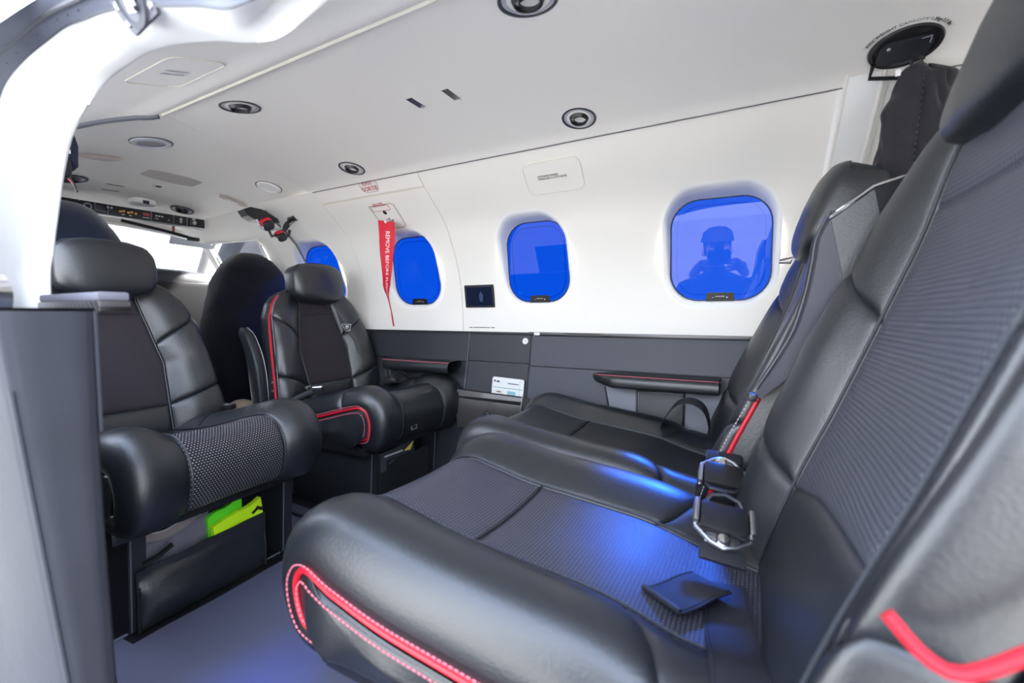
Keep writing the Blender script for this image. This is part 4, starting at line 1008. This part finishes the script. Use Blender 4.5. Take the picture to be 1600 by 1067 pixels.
# ------------------------------------------------------------------ HANGING BAG, HEADSETS
hb = empty('hanging_garment_bag', (.275, 1.165, 1.15), 0, 'black cloth bag hanging from the coat hook beside the rear seat headrest', 'bag')
hb.rotation_euler = (0, 0, math.radians(-8))
def bagf(u, v):
    a = 2 * PI * u; c, s_ = math.cos(a), math.sin(a)
    wd = lin(v, [0, .06, .2, .6, 1], [.006, .034, .046, .050, .046]); dp = lin(v, [0, .06, .3, 1], [.004, .022, .034, .034])
    f = .010 * math.sin(3 * a + 5 * v) * v ** .3 + .016 * noise.noise(Vector((c * 2, s_ * 2, v * 7)))
    return Vector((math.copysign(abs(c) ** .8, c) * (wd + f) - .015 * v, math.copysign(abs(s_) ** .8, s_) * (dp + f * .7), -.28 * v + .004 * math.sin(2 * a)))
MB().grid(bagf, 56, 40).build('bag_body', 'cloth', hb, auto=False)
def flap(u, v):
    p = bagf(.52 + .23 * u, v); c_ = Vector((0, 0, p.z)); return c_ + (p - c_) * 1.12 + Vector((-.006, -.006, .004))
MB().grid(flap, 14, 36).build('front_flap', 'cloth', hb, auto=False)
dashes('stitching', [flap(1, .04 + .9 * k / 20) + Vector((.001, -.002, 0)) for k in range(21)], 'seal', hb, .012, .004, .0006)
MB().tube([(-.02, -.01, -.01), (-.026, -.012, .012), (-.018, -.01, .026), (-.006, -.006, .010)], .003, 8).build('hanging_loop', 'belt', hb)
MB().box((-.045, -.035, -.015), (.008, .003, .012)).build('cord_tag', 'lip', hb)

hs = empty('red_headset', (-1.80, 1.235, 1.055), 0, 'red and black headset clipped on a black bracket on the starboard headliner', 'headset')
MB().prism([(-.16, .034), (-.135, .048), (-.09, .046), (-.03, .020), (-.02, .004), (-.06, -.006), (-.12, .0), (-.145, .012)], frame_mx((0, 0, .0), (.15, 1, 0), (.0, .0, 1)), -.03, .03).build('headband', 'bplastic', hs, smooth=False)
MB().prism([(.045, .04), (.085, .046), (.10, .036), (.165, -.016), (.12, -.02), (.075, .012), (.035, .022)], frame_mx((0, 0, .012), (.15, 1, 0), (0, 0, 1)), -.022, .022).build('wall_bracket', 'bplastic', hs, smooth=False)
MB().tube([(.0, .06, .04), (0, .03, .01), (0, .01, -.02)], .012, 10).build('bracket_arm', 'bplastic', hs)
MB().tube([(.01, .052, .024), (.012, .03, .005)], .005, 8).build('bracket_bolt', 'steel', hs)
for (y, z, r, m) in ((-.088, -.006, .021, 'redcap'), (-.03, -.045, .018, 'redrib')):
    vs, fs = superq(r * 2.3, r * 1.3, r * 1.6, .7, .7); o = mesh_obj('ear_cup', vs, fs, 'redrib', hs); o.location = (.03, y, z); o.rotation_euler = (.5, .2, 0)
    q = mesh_obj('ear_seal', *superq(r * 2.1, r * 1.0, r * 1.9, .6, .6), 'bplastic', o); q.location = (.018, -.004, -.010)
MB().tube([(.02, -.12, .0), (.03, -.115, -.028), (.035, -.095, -.04), (.03, -.06, -.032), (.03, -.02, -.02), (.02, .0, .02)], .004, 8).build('yoke', 'greyring', hs)
MB().tube([(.03, -.075, -.04), (.04, -.07, -.062), (.035, -.05, -.05), (.03, -.02, -.065), (.03, .01, -.045), (.02, .025, -.02)], .006, 8).build('boom_mic', 'dplastic', hs)
MB().box((.035, -.098, -.03), (.012, .014, .01), bev=.002).build('white_tag', 'lip', hs)

hl = empty('black_headset', (-1.5, .455, 1.055), 0, 'black headset and bracket hanging at left beside the white door surround', 'headset')
MB().prism([(-.022, -.045), (.0, -.05), (.024, -.02), (.026, .03), (.018, .06), (.006, .058), (-.014, .02)], frame_mx((0, 0, 0), (.0, 1, 0), (0, 0, 1)), -.02, .02).build('bracket', 'bluecloth', hl, smooth=False)
vs, fs = superq(.04, .03, .05, .6, .6); o = mesh_obj('ear_cup', vs, fs, 'bplastic', hl); o.location = (.02, -.01, -.03)
MB().box((.022, .006, .012), (.004, .008, .009)).build('label_tag', 'lip', hl)
MB().tube([(.02, -.03, -.02), (.025, -.01, -.04), (.02, .01, -.06), (.02, .018, -.075)], .002, 6).build('red_cord', 'redcap', hl)
MB().tube([(.02, .0, -.04), (.022, .012, -.062), (.018, .02, -.082)], .0025, 6).build('cord', 'bplastic', hl)

# ------------------------------------------------------------------ FOLDED CENTRE ARMREST, BELTS AND BUCKLES ON THE REAR SEATS
fa = empty('folded_centre_armrest', (.000, .893, .53), 0, 'grey leather centre armrest folded up between the two rear seats, chrome rim on top', 'armrest')
FA = Spl([(0, 0, 0), (.010, 0, .022), (.034, 0, .068), (.054, 0, .111), (.066, 0, .155), (.073, 0, .19), (.078, 0, .227), (.083, 0, .264), (.10, 0, .305)])
def faf(u, v):
    p = FA(v); d = (FA(min(1, v + .02)) - FA(max(0, v - .02))).normalized(); n = Vector((-d.z, 0, d.x))   # n points forward/up
    wd = lin(v, [0, .15, .5, 1], [.010, .017, .022, .024]); th = lin(v, [0, .12, .4, 1], [.008, .02, .045, .06])
    c = [(-wd, 0), (wd, 0), (wd, -th), (-wd, -th), (-wd, 0)]; x = u * 4; k = min(3, int(x)); f = x - k
    a, b = c[k], c[k + 1]; y, h = a[0] + (b[0] - a[0]) * f, a[1] + (b[1] - a[1]) * f
    rr = .004; 
    return p + Vector((0, -y, 0)) + n * (h - (.004 if f in (0, 1) else 0))
MB().grid(faf, 32, 60).build('arm_body', 'harness', fa)
for s in (1, -1):
    MB().tube([FA(.04 + .96 * k / 40) + Vector((-.002, s * (lin(.04 + .96 * k / 40, [0, .15, .5, 1], [.010, .017, .022, .024]) + .001), 0)) for k in range(41)], .0018, 6).build('edge_piping', 'leather2', fa)
MB().box((-.002, 0, -.004), (.014, .030, .014), bev=.004).build('end_cap', 'bplastic', fa)
tp = FA(1)
rim = [tp + Vector(q) for q in ((-.002, -.026, -.012), (-.004, .026, -.006), (.02, .026, .012), (.055, .024, .034), (.09, .01, .044), (.092, -.02, .042), (.05, -.028, .028))]
MB().tube(rim, .0032, 8, closed=True).build('chrome_rim', 'chrome', fa)
mesh_obj('cup_recess', [p - Vector((0, 0, .004)) for p in rim], [list(range(7))], 'screen', fa, smooth=False)
def sidef(u, v): return rim[0].lerp(rim[0], 0) if False else Vector((tp.x + .09 * u, .024 - .05 * v, tp.z + .040 * u - .10))
MB().add([p for p in rim] + [p + Vector((.02, 0, -.10)) for p in rim], [[i, (i + 1) % 7, 7 + (i + 1) % 7, 7 + i] for i in range(7)]).build('head_block', 'leather', fa, smooth=False)

def buckle(name, loc, rz, tilt, label, flip=1):
    rt = empty(name, loc, rz, label, 'buckle', 'seat belt buckles'); rt.rotation_euler = (tilt[0], tilt[1], rz)
    # local x across the strap (75 mm), y along the strap, z up
    MB().box((0, 0, .011), (.066, .050, .022), bev=.009).build('lever_cover', 'bplastic', rt)
    for s in (-1, 1):
        MB().tube([(s * .036, .026 * flip, .008), (s * .038, .0, .012), (s * .036, -.018 * flip, .008)], .0038, 8).build('side_frame', 'steel', rt)
    MB().tube([(-.036, -.018 * flip, .008), (-.016, -.038 * flip, .010), (0, -.044 * flip, .010), (.016, -.038 * flip, .010), (.036, -.022 * flip, .008)], .0036, 8).build('tongue_bar', 'steel', rt)
    for s in (-1, 1): MB().box((s * .0365, .004 * flip, .012), (.007, .040, .018), bev=.002).build('side_plate', 'steel', rt)
    MB().box((0, -.030 * flip, .007), (.046, .016, .003), bev=.001).build('tongue_plate', 'steel', rt)
    MB().lathe([(0, .018), (.007, .017), (.010, .012), (.010, .006)], Matrix.Translation((0, -.032 * flip, 0)), 18).build('rivet_button', 'chrome', rt)
    MB().tube([(-.026, .022 * flip, .012), (-.018, .034 * flip, .020), (.0, .038 * flip, .022), (.02, .034 * flip, .018), (.028, .020 * flip, .012)], .0035, 8).build('pull_handle', 'dplastic', rt)
    MB().box((0, -.052 * flip, .004), (.058, .022, .006), bev=.002).build('strap_fold', 'belt', rt)
    return rt
buckle('lap_belt_buckle', (-.036, .700, .366), math.radians(8), (math.radians(30), math.radians(8)), 'black and steel lap belt buckle on the foreground seat, nearer of the two')
buckle('lap_belt_buckle.001', (-.046, .868, .374), math.radians(186), (math.radians(-32), math.radians(-6)), 'black and steel lap belt buckle tucked between the two rear seats', 1)
def strap(name, pts, wdir, wd, label, m='belt', cat='strap', th=.0022):
    sp = Spl(pts); base = Vector(pts[0]); rt = empty(name, base, 0, label, cat)
    wv = [Vector(q) for q in wdir]
    def f(u, v):
        q = v * (len(wv) - 1); k = min(len(wv) - 2, int(q)); w_ = wv[k].lerp(wv[k + 1], q - k).normalized()
        return sp(v) - base + w_ * wd * (u - .5)
    MB().slab(f, 6, 60, (0, 0, -th)).build('webbing', m, rt)
    for s in (.06, .94): MB().tube([f(s, i / 50) + Vector((0, 0, .0006)) for i in range(51)], .0005, 4).build('selvedge', 'dplastic', rt)
    return rt, f
def zs(x, y, seat_, root, lift=.008):
    """height of a cushion at a world point (x, y)"""
    lx = root.location.x - x; ly = root.location.y - y; t = seat_.tof(x=lx); a = max(-.98, min(.98, ly / .26)); best = min([i / 40 * .98 * (1 if ly >= 0 else -1) for i in range(41)], key=lambda q: abs(seat_.sec(q, t)[0] - ly))
    return seat_.P(best, t).z + lift
st_pts = [(x, y, zs(x, y, nS, near, .010)) for x, y in ((-.030, .665), (-.022, .60), (-.012, .53), (-.004, .46), (.004, .40), (.008, .345))]
strap('lap_belt', st_pts, [(1, .12, .0), (1, .12, -.04), (1, .1, -.1)], .056, 'wide black lap belt webbing crossing the back of the foreground seat')
le_pts = [(x, y, zs(x, y, nS, near, l)) for x, y, l in ((-.045, .645, .018), (-.060, .615, .020), (-.078, .585, .014), (-.094, .555, .012))]
e_, ef = strap('loose_belt_end', le_pts, [(1, -.5, .0), (1, -.55, 0), (1, -.6, 0)], .060, 'loose black belt end lying on the pierced centre of the foreground seat')
MB().box(Vector(le_pts[-1]) - Vector(le_pts[0]) + Vector((0, 0, .002)), (.058, .006, .006), Matrix.Rotation(math.radians(-31), 4, 'Z').to_3x3(), .0015).build('stitched_hem', 'dplastic', e_)
strap('lap_belt.001', [(-.10, 1.20, .335), (-.085, 1.13, .352), (-.072, 1.05, .372), (-.060, .97, .392), (-.054, .90, .392)], [(1, .1, 0), (1, .15, 0), (1, .25, -.1)], .045, 'black lap belt webbing on the rear seat by the wall leading to its buckle')
lp = Spl([(-.235, 1.335, .352), (-.222, 1.335, .385), (-.200, 1.335, .418), (-.165, 1.33, .430), (-.130, 1.325, .412), (-.112, 1.31, .37), (-.105, 1.26, .338)])
ll = empty('belt_loop', (-.17, 1.33, .36), 0, 'twisted loop of black belt webbing standing on the far rear seat by the wall', 'strap')
MB().slab(lambda u, v: lp(v) - Vector((-.17, 1.33, .36)) + Vector((.010 * math.sin(3 * v), .048 * (u - .5), .010 * (u - .5))), 6, 50, (.001, 0, .0015)).build('webbing', 'belt', ll)

# harness tongue on the far seat's shoulder
ht = empty('harness_tongue', (.075, 1.30, .812), 0, 'small dark harness tongue poking out at the far rear seat shoulder', 'buckle')
MB().tube([(.03, 0, .03), (.012, .004, .034), (.0, .004, .016), (.006, 0, .002)], .004, 8).build('strap_loop', 'belt', ht)
MB().tube([(0, 0, 0), (-.028, 0, -.006), (-.030, .0, -.012), (-.006, 0, -.014)], .0028, 8, closed=True).build('metal_tongue', 'steel', ht)

# side wing piping on the near seat (door side)
MB().tube([near.matrix_world.inverted() @ Vector(p) if False else Vector((.03 - p[0], .632 - p[1], p[2])) for p in Spl([(.20, .338, .60), (.155, .334, .515), (.130, .332, .488), (.106, .330, .470), (.090, .332, .474), (.074, .338, .490)]).sample(30)], .0042, 8).build('red_piping', 'red', near)

# ------------------------------------------------------------------ DETAILS OF THE REAR-FACING SEATS
def pedestal(root, hw, tag_, nose=.40):
    for s in (-1, 1):
        mb = MB()
        mb.prism([(nose - .02, .215), (nose, .215), (nose - .012, .01), (nose - .06, .0), (.0, .0), (-.02, .215)], frame_mx((0, s * hw, 0), (1, 0, 0), (0, 0, 1)), -.016, .016)
        mb.build('side_frame', 'dplastic', root, smooth=False)
        MB().tube([(nose + .001, s * hw - .012, .21), (nose - .010, s * hw - .012, .014)], .0018, 6).build('frame_edge', 'seal', root)
    MB().box((.16, 0, .10), (.30, hw * 1.95, .19), bev=.006).build('seat_box', 'bplastic', root)
    MB().box((.2, 0, .004), (.44, hw * 2 + .05, .008)).build('floor_track', 'bplastic', root)
pedestal(midn, .178, 'n'); pedestal(midf, .165, 'f')
def badge(root, y, z, x, t=.15):
    bd = MB().prism([(-.016, -.008), (.014, -.008), (.018, .010), (-.012, .010)], frame_mx((x, y, z), (0, 1, 0), (t, 0, 1)), 0, .003).build('latch_plate', 'steel', root, smooth=False)
    MB().prism([(-.010, -.004), (.009, -.004), (.012, .006), (-.008, .006)], frame_mx((x, y, z), (0, 1, 0), (t, 0, 1)), .003, .004).build('latch_inset', 'bplastic', bd, smooth=False)
badge(midn, .175, .285, .4735, -.25); badge(midf, -.055, .285, .4725, -.25)
def arm(root, x, y, z0, z1, label, m='dplastic', lean=-.10):
    sp = Spl([(x, 0, z0), (x - .015, 0, z0 + (z1 - z0) * .3), (x - .04, 0, z0 + (z1 - z0) * .7), (x + lean, 0, z1)])
    def f(u, v):
        p = sp(v); a = 2 * PI * u; c, s_ = math.cos(a), math.sin(a); e = lin(v, [0, .06, .5, .93, 1], [.5, .9, 1, .9, .4])
        return p + Vector((.030 * e * math.copysign(abs(c) ** .5, c), y + .020 * e * math.copysign(abs(s_) ** .5, s_), 0))
    o = MB().grid(f, 28, 30).build('folded_armrest', m, root, auto=False); o['label'] = label
    MB().tube([f(.12, k / 20) + Vector((.001, .001, 0)) for k in range(21)], .0014, 5).build('arm_seam', 'greyring', o)
arm(midn, -.20, .305, .44, .66, 'grey folded armrest', 'doorgrey', -.06)
arm(midf, -.045, -.262, .26, .625, 'black folded armrest')
for z in (.40, .43): MB().lathe([(0, .003), (.004, .003), (.005, 0)], frame_mx((-.012, -.244, z), (1, 0, 0), (0, 0, 1)), 12).build('hinge_screw', 'steel', midf)
# shoulder strap and lap buckles on these seats
ss = empty('shoulder_strap', (-1.565, 1.345, .70), 0, 'black shoulder strap with a chrome triangular ring on the red-piped seat', 'strap')
MB().slab(lambda u, v: Vector((-.018 + .035 * v, -.022 + .044 * u, .012 - .085 * v)), 4, 10, (-.002, 0, 0)).build('webbing', 'harness', ss)
MB().tube([(.022, -.024, -.070), (.022, .024, -.070), (.030, .012, -.098), (.030, -.012, -.098)], .004, 8, closed=True).build('chrome_ring', 'chrome', ss)
MB().box((.026, 0, -.083), (.006, .02, .02), bev=.002).build('ring_plate', 'steel', ss)
MB().tube([(.03, .004, -.10), (.05, .02, -.14), (.062, .028, -.20)], .0025, 6).build('thin_lanyard', 'dplastic', ss)
lb = empty('seat_belt_latch', (-1.40, 1.07, .392), math.radians(35), 'chrome belt latch standing on a black stalk on the red-piped seat', 'buckle', 'seat belt latches')
MB().tube([(-.065, -.02, -.025), (-.03, -.01, -.008), (.0, 0, .002)], .011, 10, flat=.5).build('stalk', 'belt', lb)
MB().box((.012, .004, .010), (.034, .028, .012), bev=.003).build('latch_body', 'bplastic', lb)
MB().tube([(.0, -.012, .019), (.028, -.010, .020), (.030, .012, .020), (.014, .018, .019)], .0026, 8).build('chrome_frame', 'chrome', lb)
MB().tube([(-.02, .0, .01), (-.03, .008, .016), (-.018, .016, .018)], .004, 8).build('release_lever', 'steel', lb)
lb2 = empty('seat_belt_latch.001', (-1.50, .818, .375), math.radians(20), 'small black belt latch at the hip of the left rear-facing seat', 'buckle', 'seat belt latches')
MB().box((0, 0, 0), (.05, .03, .016), bev=.004).build('latch_body', 'bplastic', lb2)
MB().tube([(-.02, -.012, .009), (.02, -.012, .009), (.022, .012, .009), (-.016, .014, .009)], .0022, 8, closed=True).build('steel_frame', 'steel', lb2)
lb3 = empty('belt_bundle', (-1.30, 1.38, .405), 0, 'bundled black belt lying on the far side of the red-piped seat', 'strap')
mesh_obj('webbing', *superq(.10, .09, .035, .7, .7, warp=lambda p: p + Vector((.006 * math.sin(p.y * 90), 0, .006 * math.sin(p.x * 80)))), 'belt', lb3)
MB().tube([(-.02, .0, .012), (.0, .03, .04), (.02, .05, .015)], .004, 8).build('belt_end', 'belt', lb3)

# ------------------------------------------------------------------ POUCHES UNDER THE SEATS AND WHAT IS IN THEM
pn = empty('seat_pouch', (-1.135, .555, 0), math.radians(4), 'black leather pouch under the left seat holding a yellow vest and grey bag', 'pouch')
def pf(u, v):
    y = -.142 + .284 * u; b = math.sin(PI * u) ** .5 * math.sin(PI * min(1, v * 1.15)) ** .7
    return Vector((.020 + .026 * b * (.6 + .4 * math.sin(5 * u + 1)) + .004 * noise.noise(Vector((u * 5, v * 4, 1))), y, .012 + (.128 + .012 * u) * v))
MB().slab(pf, 30, 20, (-.004, 0, 0)).build('pouch_front', 'leather', pn)
MB().slab(lambda u, v: pf(u, .74 + .27 * v) + Vector((.004, 0, .001)), 30, 6, (-.003, 0, 0)).build('top_band', 'leather', pn)
dashes('stitching', [pf(u / 20, .745) + Vector((.005, 0, 0)) for u in range(21)], 'leather2', pn, .007, .004, .0006)
for q in (0, 1): MB().tube([pf(q, v / 10) for v in range(11)], .004, 6).build('side_binding', 'bplastic', pn)
MB().slab(lambda u, v: Vector((-.03, -.142 + .284 * u, .012 + .15 * v)), 4, 4, (-.004, 0, 0)).build('pouch_back', 'bplastic', pn)
MB().tube([(.018, -.13, .150), (.02, -.10, .158), (.018, -.075, .168)], .006, 6).build('pull_tab', 'bplastic', pn)
MB().tube([(.018, .11, .162), (.02, .125, .172), (.018, .138, .164)], .005, 6).build('pull_tab', 'bplastic', pn)
hv = empty('high_visibility_vest', (-1.13, .625, .150), math.radians(4), 'bright yellow green high visibility vest sticking out of the seat pouch', 'vest')
def hvf(u, v):
    y = -.055 + .125 * u; return Vector((.006 + .010 * math.sin(7 * u + 3 * v) * .5, y, -.03 + (.045 + .028 * u) * v + .004 * noise.noise(Vector((u * 9, v * 5, 0)))))
MB().slab(hvf, 24, 12, (-.014, 0, 0)).build('folded_panel', 'hivis', hv)
MB().slab(lambda u, v: Vector((-.014, -.055 + .085 * u, -.03 + (.062 + .03 * u) * v + .004 * math.sin(8 * u))), 16, 8, (-.012, 0, 0)).build('inner_fold', 'hivis2', hv)
gb = empty('grey_strap_bag', (-1.145, .52, .150), math.radians(4), 'grey nylon bag with taupe strap bundled in the seat pouch beside the vest', 'bag')
def gbf(u, v):
    y = -.095 + .155 * u; top = .055 + .028 * u + .012 * math.sin(4 * u)
    return Vector((.010 - .018 * v + .006 * noise.noise(Vector((u * 6, v * 6, 2))), y, -.05 + (.05 + top) * v))
MB().slab(gbf, 24, 12, (-.02, 0, 0)).build('bag_panel', 'greybag', gb)
bs_ = Spl([(.012, -.100, .058), (.016, -.085, .048), (.020, -.05, .040), (.018, .0, .055), (.012, .05, .082), (.006, .10, .112)])
MB().slab(lambda u, v: bs_(v) + Vector((.001, .002 * u, -.009 + .020 * u + .003 * math.sin(9 * v))), 4, 30, (-.003, 0, 0)).build('strap', 'taupe', gb)
MB().tube([bs_(k / 20) + Vector((.002, 0, .012)) for k in range(21)], .0015, 6).build('strap_edge', 'greyring', gb)
MB().box((.016, .10, .112), (.012, .04, .036), bev=.005).build('buckle_flap', 'taupe', gb)
MB().lathe([(.004, .002), (.007, .004), (.009, 0)], frame_mx((.022, .108, .118), (0, 1, 0), (0, 0, 1)), 16).build('eyelet', 'steel', gb)
MB().tube([(.02, .02, .060), (.02, .05, .085), (.02, .052, .079), (.02, .024, .055)], .0018, 6, closed=True).build('zip_pull', 'steel', gb)
MB().box((.0, -.06, .055), (.02, .05, .03), bev=.008).build('dark_lining', 'bplastic', gb)

pf_ = empty('seat_pouch.001', (-1.13, 1.225, 0), 0, 'black pouch of plastic wrapped papers under the red-piped seat', 'pouch')
MB().slab(lambda u, v: Vector((.018 + .018 * math.sin(PI * u), -.135 + .27 * u, .012 + .158 * v)), 12, 8, (-.004, 0, 0)).build('pouch_front', 'leather', pf_)
for q in (-1, 1): MB().tube([(.018, q * .135, .012), (.018, q * .135, .168)], .004, 6).build('side_binding', 'bplastic', pf_)
MB().slab(lambda u, v: Vector((-.03, -.135 + .27 * u, .012 + .17 * v)), 4, 4, (-.004, 0, 0)).build('pouch_back', 'bplastic', pf_)
dc = empty('wrapped_papers', (-1.12, 1.185, .165), 0, 'clear plastic sleeve of papers with a yellow tag in the far seat pouch', 'papers')
MB().slab(lambda u, v: Vector((.012 + .004 * math.sin(6 * u), -.085 + .17 * u, -.03 + (.065 + .012 * u) * v)), 10, 6, (-.012, 0, 0)).build('sleeve', 'sidelow', dc)
MB().prism([(.025, .018), (.072, .042), (.055, .014)], frame_mx((.017, 0, 0), (0, 1, 0), (0, 0, 1)), 0, .003).build('yellow_tag', 'yellow', dc, smooth=False)
MB().tube([(.02, -.06, -.005), (.02, -.03, .004), (.02, -.028, .0), (.02, -.055, -.008)], .0018, 6, closed=True).build('clip', 'chrome', dc)
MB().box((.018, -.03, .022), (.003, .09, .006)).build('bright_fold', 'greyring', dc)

bb = empty('beige_bag', (-1.69, .985, .22), 0, 'crumpled beige canvas bag on the floor behind the red-piped seat', 'bag')
mesh_obj('bag_body', *superq(.11, .10, .26, .55, .6, warp=lambda p: p + Vector((.012 * noise.noise(p * 14), .012 * noise.noise(p * 14 + Vector((5, 0, 0))), .008 * noise.noise(p * 18)))), 'beige', bb)
MB().box((0, 0, -.17), (.11, .10, .1), bev=.01).build('bag_base', 'beige', bb)
MB().tube([(.05, -.03, .03), (.054, .0, -.02), (.052, .02, -.06)], .006, 6).build('bag_fold', 'beige', bb)
# ------------------------------------------------------------------ THE PHOTOGRAPHER outside the open door, seen mirrored in the rear window
M['jacket'] = mat('navy_jacket', (.02, .03, .06), .8, bump=.3, bscale=120)
M['trousers'] = mat('dark_trousers', (.03, .03, .035), .85)
M['skin'] = mat('skin', (.50, .30, .21), .5)
M['cap'] = mat('dark_cap', (.02, .022, .03), .8)
def skin_body(name, joints, edges, rad, m, parent=None, sub=2):
    me = bpy.data.meshes.new(name); me.from_pydata(joints, edges, []); o = bpy.data.objects.new(name, me); COL.objects.link(o)
    md = o.modifiers.new('skin', 'SKIN'); md.use_smooth_shade = True
    for v, r in zip(me.skin_vertices[0].data, rad): v.radius = (r, r) if not isinstance(r, tuple) else r
    me.skin_vertices[0].data[0].use_root = True
    s_ = o.modifiers.new('sub', 'SUBSURF'); s_.levels = sub; s_.render_levels = sub
    dg = bpy.context.evaluated_depsgraph_get(); dg.update()
    m2 = bpy.data.meshes.new_from_object(o.evaluated_get(dg)); o.modifiers.clear(); o.data = m2; m2.materials.clear(); m2.materials.append(M[m])
    m2.polygons.foreach_set('use_smooth', [True] * len(m2.polygons))
    if parent: o.parent = parent
    return o
pr = empty('person', (0, -.36, -.92), 0, 'person in a dark jacket and cap photographing through the door, mirrored in the rear window', 'person')
# local metres, feet at z 0, facing +y
J = [(0, 0, .90), (0, -.01, 1.08), (0, .0, 1.26), (0, .03, 1.38), (0, .06, 1.46), (0, .09, 1.54),
     (-.19, .03, 1.35), (-.30, .10, 1.20), (-.17, .26, 1.45), (.19, .03, 1.35), (.30, .10, 1.20), (.17, .26, 1.45),
     (-.10, .0, .84), (-.12, .04, .48), (-.13, -.02, .08), (-.14, .12, .04), (.10, .0, .84), (.12, .04, .48), (.13, -.02, .08), (.14, .12, .04)]
E_ = [(0, 1), (1, 2), (2, 3), (3, 4), (4, 5), (3, 6), (6, 7), (7, 8), (3, 9), (9, 10), (10, 11), (0, 12), (12, 13), (13, 14), (14, 15), (0, 16), (16, 17), (17, 18), (18, 19)]
RD = [.15, .15, .165, .13, .06, .055, .075, .056, .035, .075, .056, .035, .095, .068, .05, .04, .095, .068, .05, .04]
skin_body('body', J, E_, RD, 'jacket', pr)
def headw(p):
    q = p.copy(); q.z += .015 * (q.y / .1 if q.y > 0 else 0) * (1 if q.z < 0 else 0)
    if q.z < 0: q.x *= 1 - .28 * (-q.z / .12) ** 1.5; q.y *= 1 - .10 * (-q.z / .12)
    return q + Vector((0, .10, 1.625))
vs, fs = superq(.15, .19, .24, .85, .85, 32, 24, lambda p: headw(Vector((p.y, p.x, p.z))))
hd_ = mesh_obj('head', vs, fs, 'skin', pr)
mesh_obj('nose', *superq(.032, .04, .05, .8, .8, 14, 10, lambda p: p + Vector((0, .20, 1.60))), 'skin', hd_)
mesh_obj('mouth', *superq(.05, .012, .012, .8, .8, 14, 8, lambda p: Vector((p.y, p.x, p.z)) + Vector((0, .178, 1.555))), 'redcap', hd_)
for s in (-1, 1):
    mesh_obj('ear', *superq(.02, .035, .06, .8, .8, 12, 10, lambda p: p + Vector((s * .076, .09, 1.61))), 'skin', hd_)
    mesh_obj('eye', *superq(.026, .012, .014, .9, .9, 12, 8, lambda p: Vector((p.y, p.x, p.z)) + Vector((s * .033, .186, 1.632))), 'print_w', hd_)
mesh_obj('hair', *superq(.168, .205, .17, .8, .85, 28, 18, lambda p: Vector((p.y, p.x, p.z)) + Vector((0, .082, 1.668 if p.z > 0 else 1.64))), 'wool', pr)
MB().lathe([(0, .095), (.05, .088), (.085, .06), (.10, .0)], Matrix.Translation((0, .09, 1.672)), 28).build('cap', 'cap', pr)
MB().slab(lambda u, v: Vector(((u - .5) * (.17 - .05 * v * v), .17 + .075 * v - .05 * (2 * u - 1) ** 2, 1.682 - .012 * v)), 10, 6, (0, 0, .005)).build('cap_peak', 'cap', pr)
for s in (-1, 1):
    jj = [(s * .165, .255, 1.46), (s * .135, .275, 1.51), (s * .105, .285, 1.545)]; ee = [(0, 1), (1, 2)]; rr = [.028, .034, .030]
    base = 2
    for k in range(4):
        x0 = s * (.098 - .004 * k); z0 = 1.575 - .020 * k; n0 = len(jj)
        jj += [(x0, .292, z0), (x0 - s * .030, .318, z0 - .002), (x0 - s * .055 + s * .006 * (k == 3), .312, z0 - .004)]; rr += [.011, .0095, .008]; ee += [(base, n0), (n0, n0 + 1), (n0 + 1, n0 + 2)]
    n0 = len(jj); jj += [(s * .115, .255, 1.545), (s * .085, .238, 1.55)]; rr += [.012, .010]; ee += [(1, n0), (n0, n0 + 1)]
    skin_body('hand', jj, ee, rr, 'skin', pr)
cmx = empty('photo_camera', (0, -.105, .665), 0, 'black photo camera held at the open door, mirrored in the rear window', 'camera')
MB().box((0, 0, 0), (.135, .055, .085), bev=.012).build('camera_body', 'bplastic', cmx)
MB().box((0, -.002, .055), (.055, .05, .035), bev=.010).build('viewfinder_hump', 'bplastic', cmx)
MB().lathe([(.0, .034), (.024, .034), (.034, .040), (.036, .038), (.034, .0), (.030, -.03)], frame_mx((0, .04, 0), (1, 0, 0), (0, 0, -1)) , 32).build('lens_barrel', 'bplastic', cmx)
MB().box((.05, .02, .046), (.018, .018, .012), bev=.003).build('shutter_dial', 'steel', cmx)
st_ = empty('mounting_step', (0, -.36, -1.15), 0, 'grey step on the apron below the open cabin door', 'step')
MB().box((0, 0, .215), (.62, .46, .03), bev=.006).build('tread', 'doorgrey', st_)
for sx_ in (-1, 1):
    for sy_ in (-1, 1): MB().box((sx_ * .28, sy_ * .2, .10), (.03, .03, .20)).build('leg', 'doorgrey', st_)

# tarmac outside
tagit(MB().slab(lambda u, v: (-60 + 120 * u, -60 + 120 * v, -1.15), 2, 2, (0, 0, -.1)).build('floor_outside', 'tarmac', None, smooth=False), kind='structure')
bpy.data.objects['floor_outside'].name = 'trim_8'
